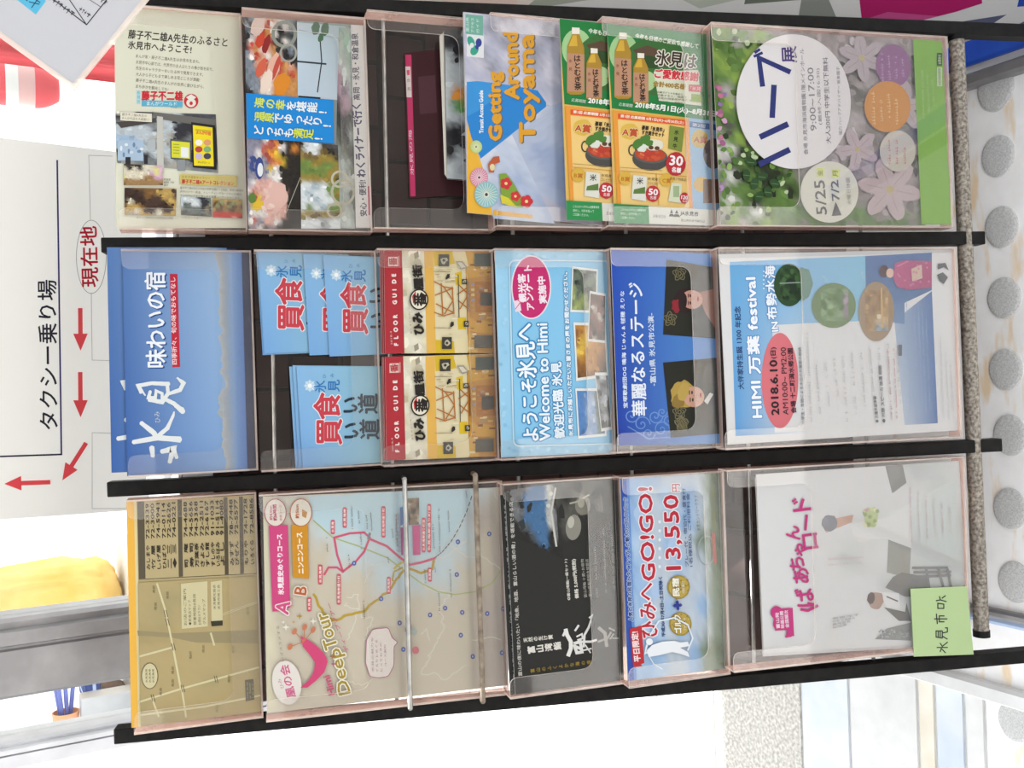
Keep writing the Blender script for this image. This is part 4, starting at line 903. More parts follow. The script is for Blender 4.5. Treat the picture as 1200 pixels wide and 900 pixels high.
s.done('red-banded floor guide, front copy of the upper pile beside the walking guides', 'floor guide', 'red floor guides')
copy_at(s, 1.5, 120.8, H0, 'red-banded floor guide, front copy of the lower pile, next to the black post', 'red floor guides')
for k in range(3):
    copy_at(s, -2.2 - 1.7 * k, .6 * (k % 2), H0 - .0026 * (k + 1), ['red-banded floor guide right behind the upper front copy, only its pale edge showing', 'red-banded floor guide third in the upper pile, a pale edge', 'red-banded floor guide hindmost of the upper pile, a pale edge'][k], 'red floor guides')
    copy_at(s, -.6 - 1.3 * k, 121.4 - .8 * (k % 2), H0 - .0026 * (k + 1), ['red-banded floor guide right behind the lower front copy, only its pale edge showing', 'red-banded floor guide third in the lower pile, a pale edge', 'red-banded floor guide hindmost of the lower pile, a pale edge'][k], 'red floor guides')

# --- B4: welcome survey sheet
s = Sheet('leaflet', PK['B4'], [(580, 293), (711, 295), (719, 530), (588, 536)], 0x8cc4e4, H0, .0022)
s.grad([(580, 293), (711, 295), (719, 530), (588, 536)], [0x9ccdea, 0x8cc4e2, 0x8cc0de, 0x94c8e6])
for i in range(60):
    t = R.random(); e = R.choice([0, 1, 2]); x, y = [(582 + t * 8 + R.uniform(0, 8), 296 + t * 236), (585 + t * 125, 297 + R.uniform(0, 5)), (594 + t * 122, 523 + R.uniform(0, 8))][e]
    s.ell(x, y, 2.4, 2.4, R.choice([0x86bcdc, 0xa4d2ec, 0x90c6e4]), 0, 8)
fr = rounded([(597, 305), (711, 306), (718, 520), (602, 523)], [8, 0, 0, 8]); s.outline(fr, 1.6, 0xc4e0ee)
s.poly(rounded([(598.5, 306.5), (711, 307.5), (717.5, 518.5), (603.5, 521)], [8, 0, 0, 8]), 0x84c2e6)
s.ell(622.5, 336.5, 23.5, 37.5, 0xe4dce4, 0, 40); s.ell(622.5, 336.5, 22, 36, 0xc02c6c, 0, 40)
s.text('観光客', (617, 354), (615.5, 321), 9, 0xf0e4ec, .4); s.text('アンケート', (626, 363), (622.5, 311), 8.5, 0xf0e4ec, .4); s.text('実施中', (641, 355), (638.5, 324), 9, 0xf0e4ec, .4)
s.poly([(602, 353), (609, 351), (611, 364), (604, 366)], 0xe6d4e0); s.line([(604, 362), (610, 354), (607, 352)], .8, 0xc02c6c)
s.text('ようこそ', (631, 516), (628, 444), 17, 0xeef4f8, .5, 0x3f86b8, 2.2); s.text('氷見へ', (629, 442), (624.5, 379), 22, 0xeef4f8, .6, 0x3f86b8, 2.4)
s.text('Welcome to Himi', (645, 516), (641, 379), 12, 0xe6f0f6, .5, 0x3f86b8, 1.8)
s.text('歓迎光臨 氷見', (662, 513), (657.5, 424), 12, 0xe6f0f6, .5, 0x3f86b8, 1.6)
s.text('氷見市にお越しいただいた皆さまの声をお聞かせください。', (672, 511), (665, 319), 5.4, 0xe4eef4, .3, 0x4f90bc, 1.0)
def photo(s, q, rows, pal, seed, b=1.6):
    c = np.mean(np.array(q, float), 0); o = [tuple(c + (np.array(p) - c) * (1 + b / 14)) for p in q]
    s.poly(o, 0xe2e4e0); s.pic(q, rows, pal, 3, .12, seed)
photo(s, [(672, 315), (699, 318), (698, 364), (670, 363)], ['kggkk', 'ggkgs', 'gkggg', 'lgkkg', 'lglkg', 'gllgk', 'llglg'], {'k': 0x3a423a, 'g': 0x6c7868, 's': 0x9aa49c, 'l': 0x98a468}, 51)
photo(s, [(674, 381), (708, 382), (711, 438), (677, 443)], ['oooook', 'boyooo', 'byyooo', 'yyooob', 'booobb', 'bboobk', 'kbbbkk'], {'o': 0xb88440, 'b': 0x8a6038, 'y': 0xd8b450, 'k': 0x3c3428}, 52)
photo(s, [(692, 344), (709, 347), (709, 399), (690, 397)], ['kbrk', 'rbbk', 'kwrb', 'brwk', 'kbrb', 'rkbk', 'bwkb'], {'k': 0x332a26, 'b': 0x6a5448, 'r': 0x8a5a54, 'w': 0xb4a89c}, 53)
photo(s, [(676, 458), (705, 458), (709, 508), (679, 511)], ['ssslgk', 'sslwgb', 'sswlgb', 'sslwgb', 'ssllgb', 'sswlgb'], {'s': 0x5a84bc, 'l': 0x88a4c8, 'w': 0xa8b8d0, 'g': 0x5c6c5c, 'b': 0x3c68a0, 'k': 0x3c444c}, 54)
photo(s, [(698, 440), (712, 440), (716, 500), (705, 502)], ['kwk', 'wkg', 'kgw', 'gwk', 'kgk', 'gwg', 'kkg'], {'k': 0x2c2e30, 'g': 0x70767a, 'w': 0xb0b6ba}, 55)
s.done('light blue welcome survey leaflet with a magenta oval and small snapshots', 'leaflet')

# --- B5: stage show flyer
s = Sheet('flyer', PK['B5'], [(716, 293), (834, 297), (844, 520), (725, 522)], 0x2c56b4, H0, .0018)
s.grad([(716, 293), (834, 297), (844, 520), (725, 522)], [0x2450b4, 0x4c88cc, 0x5c94d0, 0x1c3ca0], 10, 8)
def swirl(s, cx, cy, r, col, n=22, turns=1.6, d=1):
    s.line([(cx + r * (1 - t / n) * math.cos(d * t / n * turns * 6.28), cy + r * (1 - t / n) * math.sin(d * t / n * turns * 6.28)) for t in range(n)], 1.3, col)
for x, y, r_, d in [(740, 487, 9, 1), (752, 497, 10, -1), (768, 488, 9, 1), (775, 503, 10, -1), (760, 508, 8, 1), (784, 494, 8, -1), (776, 483, 6, 1)]: swirl(s, x, y, r_, 0x6c90d0, d=d)
s.line([(736, 500), (760, 514), (790, 512)], 1.2, 0x6c90d0)
s.text('宝塚歌劇団OG 鳴海 じゅん & 毬穂 えりな', (735.5, 478), (731.5, 341), 5, 0xd8e4f4, .15)
s.text('華麗なるステージ', (758, 487), (753, 331), 17, 0xe6ecf4, .35, 0x3464b4, 1.2)
s.text('-富山県 氷見市公演-', (769, 452), (766, 367), 7, 0xd4e2f2, .15)
def portrait(s, q, x, y, dark, hair, skin, seed):
    s.poly(q, dark); rr = random.Random(seed)
    xs = [p[0] for p in q]; ys = [p[1] for p in q]
    for k in range(5):
        px, py = rr.uniform(min(xs) + 8, min(xs) + 26), rr.uniform(min(ys) + 12, max(ys) - 12)
        if abs(py - y) < 18: continue
        for j in range(3): s.ribbon([(px + (2 + j * 2.4) * (1 + .22 * math.cos(5 * q * .3142 + j)) * math.cos(q * .3142), py + (2.2 + j * 2.6) * (1 + .22 * math.cos(5 * q * .3142 + j)) * math.sin(q * .3142)) for q in range(20)], [.7] * 20, 0x827a58, True)
    return
q1 = [(781, 304), (836, 313), (839, 397), (777, 392)]; q2 = [(777, 425), (841, 419), (845, 508), (786, 513)]
portrait(s, q1, 810, 350, 0x25261f, 0, 0, 3); portrait(s, q2, 812, 462, 0x25261f, 0, 0, 5)
# a woman's head and shoulders in print, head towards the photo's left
s.ell(826, 333, 13, 18, 0x3c3a34, .3, 22, .1); s.ell(803, 352, 13, 15, 0x2a1a1a, .1, 24, .06); s.ell(793, 358, 6, 8, 0x8c2430, 0, 14, .2)
s.poly([(818, 343), (838, 338), (839, 386), (826, 366)], 0x9c6c5c); s.ell(811, 351, 12.5, 11, 0xc49484, .12, 26); s.ell(800, 354, 5, 11, 0x2a1a1a, .1, 18)
for dy in (-4.5, 4): s.ell(809, 351 + dy, 1, 2, 0x4a2c28); s.ell(806.5, 351 + dy, .6, 2.6, 0x5a3830)
s.ell(818, 350.5, 1.2, 3, 0xa83c44); s.line([(810, 350.5), (814, 350)], .7, 0xa87868)
# the other portrait: short blond hair, black jacket, white collar
s.ell(836, 442, 13, 18, 0x3a3a38, .2, 22, .1); s.poly([(826, 470), (843, 452), (845, 500), (838, 496)], 0x1c1c1e)
s.ell(801, 462, 15, 16, 0xb09448, .3, 24, .1); s.ell(795, 470, 7, 9, 0x8c7236, .3, 16, .15); s.ell(813, 465, 12.5, 12, 0xc89a86, .3, 26); s.ell(801, 459, 6, 11, 0xb89c50, .3, 18, .08)
for dy in (-5, 3.5): s.ell(811.5 + dy * .1, 465 + dy, 1, 2.2, 0x3c3434); s.ell(808.5 + dy * .1, 465 + dy, .8, 3, 0x6a5430)
s.ell(821, 463, 1.1, 2.8, 0xa04848); s.line([(812, 464), (817, 463.4)], .7, 0xa87c6c); s.poly([(825, 470), (832, 460), (836, 462), (829, 474)], 0xd0ccc8)
s.done('deep blue stage show flyer with two dark portrait photographs', 'flyer')

# --- B6: festival leaflet
s = Sheet('leaflet', PK['B6'], [(842, 298), (1117, 292), (1128, 504), (853, 521)], 0xdcdcdc, H0, .0014)
s.poly([(842, 298), (1117, 292), (1117, 296), (842, 303)], 0xc6c8ca)
s.grad([(855, 307), (942, 303), (945, 507), (862, 511)], [0x6cacdc, 0x7cb4dc, 0xd6dcde, 0x5c9cd4], 8, 8)
s.grad([(940, 303), (1014, 300), (1015, 376), (942, 379)], [0x84b8dc, 0x84bcd8, 0x8cc0da, 0x8cb8dc])
s.poly([(905, 381), (942, 379), (1015, 376), (1050, 375), (1062, 498), (908, 507)], 0xdadada)
s.grad([(1014, 300), (1092, 296), (1092, 340), (1015, 376)], [0x4c6ca0, 0x4c6ca0, 0x54749f, 0x58789f])
s.grad([(1048, 376), (1092, 341), (1099, 496), (1060, 498)], [0x9cb0c8, 0x4c6ea4, 0x4870a8, 0xb4c0d0], 6, 4); s.grad([(1015, 376), (1060, 340), (1060, 380), (1046, 378)], [0x5c7ca8, 0x50709f, 0x6c8ab0, 0x7c94b4], 3, 3)
for i in range(6): s.small((1068 + i * 4.6, 487 - i), (1063 + i * 4.6, 352 + (i % 3) * 9), 2.6, 0x8ca4c4, i)
s.text('大伴家持生誕 1300 年記念', (872, 456), (867.5, 359), 7, 0x2c4878, .2)
s.ell(914, 446, 21.5, 56, 0xd8747c, 0, 44)
for t, a, b, h_ in [('HIMI 万葉 festival', (894, 489), (886, 325), 14)]: s.text(t, a, b, h_, 0xf2f6fa, .6, 0x4c8cc8, 1.4)
s.text('IN', (912, 388), (911, 377), 7, 0xf2f6fa, .4, 0x4c8cc8, 1); s.text('布勢水海', (911, 374), (908, 311), 12, 0xf2f6fa, .4, 0x4c8cc8, 1.2)
for i in range(5): s.ell(895, 318 + i * 5, .8, .8, 0xf2f6fa)
s.text('2018.6.10', (913, 486), (910.5, 422), 8.5, 0x33272c, .5); s.text('(日)', (910.5, 420), (910, 407), 7, 0x33272c, .2)
s.text('AM10:00~ PM2:00', (924, 486), (921, 407), 6.2, 0x4a3238, .1); s.text('会場 十二町潟水郷公園', (933.5, 484), (929, 408), 6.2, 0x4a2c38, .2)
s.ell(925, 334, 18, 25, 0x2c4a2c, 0, 32); s.pic([(914, 314), (938, 316), (937, 352), (914, 352)], ['gkgk', 'kgkg', 'gkkg', 'kgkk', 'gkgk'], {'g': 0x3c5c34, 'k': 0x1e3020}, 3, .15, 61); s.line([(914, 332), (938, 331)], 1.4, 0x8c9c94); s.poly([(938, 313), (948, 316), (953, 332), (948, 348), (939, 354)], 0x6c8c7c)
s.ell(977, 358, 26, 26.5, 0x6c8458, 0, 36); s.pic([(962, 338), (994, 338), (994, 376), (962, 376)], ['glgl', 'lggp', 'glgp', 'lglp', 'gllg'], {'g': 0x5c7a48, 'l': 0x86a078, 'p': 0x9c8c98}, 4, .12, 62)
s.ell(1027, 365, 21, 35, 0x9c8468, 0, 36); s.pic([(1014, 340), (1041, 340), (1041, 388), (1014, 388)], ['obbo', 'bobl', 'oboo', 'bowl', 'oogg'], {'o': 0xa4855c, 'b': 0x8a6c4c, 'l': 0xbc9c6c, 'w': 0xc4b498, 'g': 0x849098}, 4, .1, 63); s.line([(1033, 338), (1034, 384)], 2.2, 0xc4a46c)
# printed child in a pink robe (small illustration)
s.ell(1036, 318, 6, 7, 0x4a2c38, 0, 16); s.ell(1043, 320, 4.5, 5.5, 0xdcb8a8); s.poly([(1048, 309), (1060, 305), (1092, 306), (1092, 337), (1062, 340), (1050, 330)], 0xa84c78); s.ell(1056, 322, 9, 16, 0xb0507c); s.poly([(1068, 315), (1080, 310), (1081, 326), (1069, 330)], 0xc8b0a0); s.line([(1052, 312), (1064, 306)], 1.4, 0xd07ca0)
for i in range(14): s.ell(R.uniform(1052, 1090), R.uniform(308, 336), 1.2, 1.2, 0xc87ca0)
s.poly([(1099, 309), (1108, 308), (1112, 317), (1106, 313), (1099, 316)], 0x5c5c60); s.poly([(1098, 322), (1105, 319), (1111, 325), (1106, 333), (1101, 329)], 0x5c5c60)
for i in range(2): s.text(['万葉の里', '十二町潟'][i], (972 + i * 44, 330 + i * 4), (966 + i * 46, 322 - i * 4), 4, 0xb4d0e0)
TX = 0xbcbec0
s.text('小学生・生徒による水辺の万葉歌の朗読', (943, 497), (939, 407), 3.6, 0x8c8e94, .1)
for i in range(11): s.small((952 + i * 10.5, 494 - (i % 4) * 9), (947 + i * 10.5, 388 + (i * 37) % 40), 3.6, TX, i, .7)
s.text('● 万葉衣装体験', (1030, 495), (1027, 464), 4, 0x5c5e64, .1); s.text('● 川原 スピーカ 抽選 相談', (1038, 495), (1033, 428), 4, 0x5c5e64, .1)
s.small((1046, 492), (1041, 408), 2.6, 0xc88c9c, 77); s.small((1052, 490), (1048, 405), 2.6, 0xc88c9c, 78); s.rect(1053, 404, 1057, 417, 0x5c6068)
for i in range(3): s.small((1107 + i * 6, 490), (1103 + i * 6, 395 + i * 16), 3, 0xc4c6c8, 80 + i)
s.done('white and blue festival leaflet with a pink oval, lowest in the middle column', 'leaflet')

# --- C1: yellow guide map
s = Sheet('map_booklet', PK['C1'], [(148, 588), (300, 580), (306, 834), (154, 853)], 0xb4a478, H0, .004, 'paper', edge=0xe4b458)
s.poly([(148, 588), (157, 587.5), (162, 852), (154, 853)], 0xe8b44c); s.poly([(157, 587.5), (160, 587.3), (165, 851.6), (162, 852)], 0xd8cc9c)
s.poly([(160, 587), (300, 580), (302, 674), (162, 681)], 0xb6a67c); s.outline([(161, 586), (299, 579), (301, 672), (163, 679)], .8, 0x4c4838)
for xa, xb in ((161, 169), (208, 213), (262, 266.5), (280, 284.5)): s.poly([(xa, 588 - (xa - 160) * .05), (xb, 588 - (xb - 160) * .05), (xb + 1.5, 678 - (xa - 160) * .05), (xa + 1.5, 678.5 - (xa - 160) * .05)], 0x5a5242)
cols = [(175, '72-3339 みしまや'), (181, '72-3000 竹 屋'), (187.5, '74-5941 しげ屋'), (194, '72-0114 ひばり'), (200, '72-2626 二 三'), (206, '74-0221 ◆ 三'), (219.5, '74-4688 司  庵'), (226, '74-5656 寿 司'), (232, '74-3368 万葉茶'), (238.5, '72-2511 さよみ'), (244.5, '72-6167 すし館'), (251, '91-1033 すしのや'), (257, '91-5114 いろはみ'), (262, '91-4080 よし'), (273, '78-7448 みすず'), (279, '72-5577 びぜん'), (290, '74-1728 もりや'), (297, '72-8586 いろくら')]
for x, t in cols:
    num, nm = t.split(' ', 1); k = (x - 160) * .05
    s.text(num, (x + .2, 632 - k), (x - .6, 591 - k), 4, 0x37322a, .15); s.text(nm, (x + 1.2, 668 - k), (x + .4, 640 - k), 4.4, 0x37322a, .15)
s.pic([(162, 683), (302, 675), (306, 834), (165, 850)], ['yyyyyy', 'yggyyy', 'ygyyyg', 'ddyyyd', 'yyyydd', 'yyyyyy', 'yyygyy', 'gyyyyy', 'ygyyyy'], {'y': 0xb09f72, 'g': 0xa69a70, 'd': 0xa6966a}, 3, .02, 71, 0)
s.poly([(161, 739), (205, 742), (302, 738), (302, 754), (230, 753), (200, 747), (162, 745)], 0x968a68)
RD = 0xd0c8a0
for p in ([(184, 684), (194, 716), (202, 755), (212, 808)], [(161, 770), (201, 759)], [(162, 823), (213, 807), (303, 782)], [(178, 818), (186, 840)], [(165, 838), (240, 828), (305, 815)], [(247, 742), (251, 756)], [(213, 807), (218, 840)], [(250, 724), (303, 705)]): s.line(p, 2.2, RD)
s.line([(250, 724), (303, 705)], 1, 0x9c9270)
for x, y in ((193, 719), (195, 729), (202, 758), (213, 807), (252, 796), (178, 818)): s.line([(x - 1, y - 4), (x + 1, y + 4)], .8, 0x6a6048); s.line([(x + 1.5, y - 4), (x + 3.5, y + 4)], .8, 0x6a6048)
s.poly([(212, 684), (243, 681), (243.5, 734), (213, 737)], 0xcac29a); s.poly([(247, 682), (260, 680), (261, 733), (248, 734)], 0xcac29a)
for i in range(5): s.text(['お店のご案内', '◆飲食店マップ', '営業時間は各店', 'お問合せ下さい', 'グルメマップ'][i], (219 + i * 5.6, 733 - i * .3), (218 + i * 5.6, 690 + (i * 13) % 20), 3.4, 0x55503e)
for i in range(2): s.text(['氷見観光協会', '氷見市商工会'][i], (253 + i * 5, 714), (252.5 + i * 5, 685), 3, 0x55503e)
s.poly([(247, 728), (261, 727), (261, 733), (248, 734)], 0x3c382c); s.ell(175.5, 792, 9.5, 15, 0xcac29a, 0, 26); s.ring(175.5, 792, 9.5, 15, .8, 0x5c5644)
for i in range(3): s.text('氷見漁港', (173 + i * 4, 800), (172.6 + i * 4, 784), 2.4, 0x4c4638)
s.poly([(287, 797), (297, 795.5), (298, 820), (288, 822)], 0x66604c)
for i in range(3): s.small((291 + i * 3, 818), (290.5 + i * 3, 800), 2, 0xb0a880, i)
for x, y in ((204, 805), (204, 790), (270, 800), (275, 765), (292, 720), (198, 702), (182, 695), (184, 715), (256, 835), (225, 772), (190, 815), (240, 765)): s.text('見台町'[:2 + x % 2], (x, y), (x - .5, y - 9), 3, 0x6c644c)
s.done('khaki town map booklet with yellow edges and phone number tables, topmost of the left column', 'booklet')

# --- C2: pink deep-tour map, tall
s = Sheet('map_sheet', PK['C2'], [(308, 582), (589, 571), (596, 803), (313, 836)], 0xc8c0b0, H0, .0014, 'matte', edge=0xd8d4bc)
s.pic([(308, 582), (589, 571), (596, 803), (313, 836)], ['yllllbbbbbbbc', 'yccbbbbbbbbgc', 'ycccbbbbbbbcg', 'ycccccbbbbccg', 'yccccccccccgg', 'yccccccccccgg', 'yccccccccccgg', 'yccccccccccgg'], {'y': 0xd0cab0, 'c': 0xc4bba8, 'b': 0xbccbcf, 'l': 0xc8c8bc, 'g': 0xb4aaa0}, 3, .015, 81, 0)
z = lambda *p: [(280 + a / 3, 550 + b / 3) for a, b in p]
def wig(pts, amp=.9, step=4.0):
    rg = random.Random(len(pts) * 7 + int(pts[0][0])); out = [pts[0]]
    for (xa, ya), (xb, yb) in zip(pts, pts[1:]):
        n = max(1, int(math.hypot(xb - xa, yb - ya) / step))
        out += [(xa + (xb - xa) * t / n + rg.gauss(0, amp) * (t < n), ya + (yb - ya) * t / n + rg.gauss(0, amp) * (t < n)) for t in range(1, n + 1)]
    return out
s.poly(z((245, 95), (820, 72), (800, 150), (740, 240), (690, 290), (640, 310), (580, 305), (520, 265), (470, 235), (440, 215), (400, 205), (340, 225), (300, 210), (262, 180)), 0xb4ccd4)
for p in ([(380, 450), (420, 440), (430, 520), (470, 520), (440, 600)], [(640, 380), (660, 420), (740, 440), (710, 480), (720, 560), (640, 720)], [(380, 470), (370, 480), (420, 490), (400, 560), (380, 600)], [(740, 260), (800, 310), (850, 300), (920, 350)], [(690, 320), (740, 300), (800, 250)], [(640, 580), (660, 560), (670, 600)], [(820, 600), (880, 590), (920, 600)], [(640, 720), (680, 715), (720, 740), (800, 690)], [(440, 400), (470, 340), (520, 330), (560, 350)], [(860, 70), (900, 80), (915, 130)], [(380, 740), (430, 760), (500, 730)]): s.line(wig(z(*p), 1.0, 3.5), 1.1, 0xd2ccbc)
s.line(z((262, 180), (330, 240), (420, 270), (520, 310), (600, 370), (640, 400), (700, 430), (760, 440), (830, 430), (890, 400), (930, 340)), 1.6, 0xa9b47c)
OC = 0xb4983c
s.line(wig(z((262, 440), (280, 480), (297, 505), (330, 530), (345, 530), (370, 515), (440, 500), (470, 470), (520, 435), (545, 400), (575, 360), (600, 350), (640, 365), (680, 350), (685, 320)), .5), 3, OC); s.line(z((575, 345), (545, 360), (540, 390), (550, 400)), 2, OC); s.line(z((580, 325), (560, 335), (545, 350)), 2.4, 0xc4b458)
PK2 = 0xc85a74
s.line(z((300, 370), (315, 345), (345, 345), (365, 360), (410, 325), (440, 290), (460, 240), (440, 222), (390, 225), (335, 240), (345, 300), (365, 358)), 2.6, PK2); s.line(z((460, 245), (520, 270), (560, 305), (600, 335), (640, 328), (690, 312)), 2.8, PK2)
s.line(z((460, 225), (455, 245)), 3, 0x8c8088)
for x, y in ((405, 330), (500, 455), (565, 540), (578, 633), (770, 255), (766, 370), (725, 488), (785, 503), (780, 583), (822, 658), (880, 227), (873, 507), (925, 645), (928, 490), (672, 512)): s.ell(280 + x / 3, 550 + y / 3, 2.6, 2.9, 0x4c5ca0, 0, 14); s.ell(280 + x / 3, 550 + y / 3, 1, 1.2, 0xb0b4cc, 0, 8)
for x, y0, y1, w_ in ((330, 178, 228, 14), (372, 133, 206, 14), (508, 130, 240, 14), (286, 335, 405, 15), (351, 368, 476, 14), (527, 378, 438, 13), (247, 450, 500, 15), (650, 170, 292, 13), (669, 122, 292, 13), (672, 345, 395, 13)):
    q = rounded(z((x - w_ / 2, y0), (x + w_ / 2, y0), (x + w_ / 2, y1), (x - w_ / 2, y1)), [1.8] * 4, 4); s.poly(q, 0xc8525e); n_ = int((y1 - y0) / 15)
    s.text('氷見海岸通り町並'[:max(2, min(8, n_))], (280 + (x + w_ * .33) / 3, 550 + (y1 - 6) / 3), (280 + (x + w_ * .3) / 3, 550 + (y0 + 6) / 3), 3, 0xe8d4d0, .1)
s.poly(z((610, 198), (638, 195), (638, 300), (612, 302)), 0xc45c88); s.pic(z((593, 103), (633, 100), (633, 193), (597, 196)), ['bbb', 'wbk', 'bkb', 'kbw', 'bbk'], {'b': 0x8c7c68, 'k': 0x4c4440, 'w': 0xb0a894}, 3, .1, 82)
for i in range(4): s.small((280 + (555 + i * 5) / 3, 550 + 290 / 3), (280 + (550 + i * 5) / 3, 550 + 155 / 3), 1.5, [0x88908c, 0xc06878, 0x5c6480, 0xc06878][i], i)
s.poly(z((568, 205), (577, 203), (578, 300), (571, 302)), 0x9c4c80); s.poly(z((566, 135), (576, 130), (577, 195), (568, 198)), 0x5c78a4)
for x, y0, y1 in ((398, 125, 210), (422, 145, 190), (450, 160, 210), (466, 150, 215), (555, 150, 270), (685, 190, 280), (705, 135, 290), (738, 140, 220), (800, 72, 100), (540, 200, 240), (440, 460, 525), (655, 350, 400), (690, 330, 370), (745, 345, 450), (705, 430, 510), (310, 230, 290), (388, 300, 350), (430, 225, 280), (525, 295, 330)): s.small((280 + (x + 4) / 3, 550 + y1 / 3), (280 + x / 3, 550 + y0 / 3), 2.4, 0x706a60, x)
n_ = 17; pts = z((690, 310), (715, 290), (745, 255), (775, 205), (800, 150), (822, 85))
for (xa, ya), (xb, yb) in zip(pts, pts[1:]):
    for t in (0, .33, .66): s.line([(xa + (xb - xa) * t, ya + (yb - ya) * t), (xa + (xb - xa) * (t + .2), ya + (yb - ya) * (t + .2))], 1.1, 0x5c5450)
q = rounded(z((448, 600), (470, 562), (495, 560), (525, 556), (540, 595), (560, 608), (545, 622), (545, 690), (525, 728), (490, 733), (460, 728), (445, 680)), [3] * 12, 4); s.poly(q, 0xdcd4cc); s.outline(q, .9, 0xb06880)
for i in range(4): s.text(['氷見の魅力を', 'ぐるりとめぐる', 'とっておきの', 'コース案内'][i], z((475 + i * 15, 712 - (i > 2) * 20))[0], z((472 + i * 15, 590 + i * 9))[0], 2.6, 0x8c6470)
s.poly(z((105, 198), (172, 195), (180, 485), (150, 500), (118, 500)), 0xc8487c); s.text('氷見歴史めぐりコース', z((158, 440))[0], z((152, 228))[0], 6.6, 0xeee0e4, .35)
s.poly(z((185, 195), (242, 193), (246, 385), (190, 380)), 0xc88c28); s.text('ニンニンコース', z((228, 366))[0], z((222, 222))[0], 6.2, 0xeee4d0, .35)
for x in (128, 218): s.ell(280 + x / 3, 550 + 152 / 3, 13, 16.5, 0xd8d2c4, 0, 30); s.ring(280 + x / 3, 550 + 152 / 3, 12.6, 16, 1, 0xb45c78 if x < 200 else 0xb0603c)
s.text('約4.5km', z((118, 178))[0], z((116, 128))[0], 3.4, 0xb44c70, .1); s.text('約6時間', z((134, 180))[0], z((132, 124))[0], 4.6, 0xb44c70, .2); s.text('徒歩コース', z((152, 182))[0], z((150, 126))[0], 3, 0xb44c70)
s.text('約5km', z((212, 172))[0], z((210, 124))[0], 4.4, 0xb0582c, .2); s.poly(z((222, 140), (240, 150), (236, 172), (222, 165)), 0xb88c5c)
s.glyph('A', (331, 708), 22, (.18, -1), 0xcc5080, .6, 0xe8dcd8, 1.8); s.glyph('B', (352, 688), 20, (.15, -1), 0xb4603c, .4, 0xe4d8c8, 1.6)
for x in (337, 340): s.text('コース', (x + 4, 712), (x + 3.4, 700), 2.6, 0xcc5080)
s.text('Deep', (415, 811), (402, 758), 18, 0xa08c3c, .4, 0xe6e0cc, 1.8); s.text('Tour', (396, 758), (383, 717), 15, 0xa08c3c, .4, 0xe6e0cc, 1.8); s.text('Himi', (393, 813), (386, 791), 8, 0xc45478, .4)
s.text('ディープツアー', (409, 763), (387, 706), 4.6, 0xc45478, .1)
s.ell(336, 800, 17, 26, 0xdcd6ce, -.15, 30); s.text('凰の会', (347, 816), (338, 778), 11, 0xc86088, .3); s.text('ひみ', (333, 806), (329, 795), 4, 0xb0708c)
s.text('いざススメする', (333, 775), (327, 733), 3.4, 0x8c7c74)
# plain pink sweep standing in for the printed mascot
sw = [(352, 745), (360, 749), (370, 756), (380, 766), (384, 776), (380, 788), (370, 798), (360, 806), (352, 806), (362, 797), (368, 786), (369, 776), (362, 766), (355, 758)]
s.poly(sw[:4] + [(383, 772), (369, 776), (362, 766), (355, 758)], 0xcc4874); s.poly([(383, 772), (384, 776), (380, 788), (370, 798), (360, 806), (352, 806), (362, 797), (368, 786), (369, 776)], 0xcc4874)
for x, y in ((340, 758), (345, 740), (357, 735), (367, 738)): s.ell(x, y, 2.6, 4, 0xc47858, .4, 14); s.line([(x, y), (356, 752)], 1, 0xc47858)
for x, y, r_, c in ((351, 722, 4, 0xa8883c), (335, 735, 4.5, 0xe0dcd0), (367, 728, 4.5, 0xe0dcd0), (344, 729, 2, 0xb88c3c), (332, 729, 2.6, 0xe0dcd0), (390, 769, 4, 0xa06c44), (391, 778, 3.6, 0xb05c70)): s.poly([(x - r_, y), (x - r_ * .2, y - r_ * .25), (x, y - r_), (x + r_ * .2, y - r_ * .25), (x + r_, y), (x + r_ * .2, y + r_ * .25), (x, y + r_), (x - r_ * .2, y + r_ * .25)], c)
s.ell(487, 762, 4, 4.5, 0xc8707c); s.ell(485, 740, 4, 5, 0xaab4ac); s.ell(478, 738, 3, 4, 0x4c4c54)
s.done('beige deep tour route map behind the two chrome rods in the left column', 'map')

# --- C4: black sushi leaflets
s = Sheet('leaflet', PK['C4'], [(592, 577), (725, 563), (731, 797), (604, 814)], 0x2a2a28, H0, .0012, edge=0xd4d8d4)
s.pic([(596, 574), (656, 566), (660, 655), (600, 628)], ['kgggbbbwgg', 'kggbbbbwgk', 'kgkbbbbwkg', 'kggbbbbwgk', 'kgsbbbbwgk', 'kkgsbbbkgk', 'kkkksbbkkk', 'kkkkkkkkkk'], {'k': 0x262624, 'g': 0x6e7072, 's': 0x4a545c, 'b': 0x466c94, 'w': 0xb8bab4}, 4, .07, 91)
s.pic([(650, 566), (725, 562), (727, 610), (655, 640)], ['ggkggkk', 'gkggkkk', 'kggkgkk', 'kgkkkkk', 'kkkkkkk'], {'k': 0x2a2a28, 'g': 0x55554f}, 4, .1, 92)
s.line([(651, 572), (646, 600), (652, 640)], 2.2, 0xc4c4bc); s.poly([(607, 612), (614, 608), (616, 618), (612, 622)], 0x33383a); s.ell(621, 594, 2.6, 6, 0x2e2e2a, .2, 10, .3)
s.ell(672, 618, 9, 15, 0x88867c, .1, 26); s.ell(669, 612, 4, 7, 0xb4b2a6, .1, 18); s.ell(683, 592, 9, 12, 0x7c7a70, 0, 24, .05); s.ell(681, 589, 4, 6, 0xa4a294); s.line([(668, 590), (676, 588), (690, 580)], 2, 0xa8a698)
s.text('富山の夜に味わいたい「地魚、地酒、富山らしい酒の肴」を堪能できる店', (612, 792), (601, 588), 4.6, 0xc4c2ba, .1)
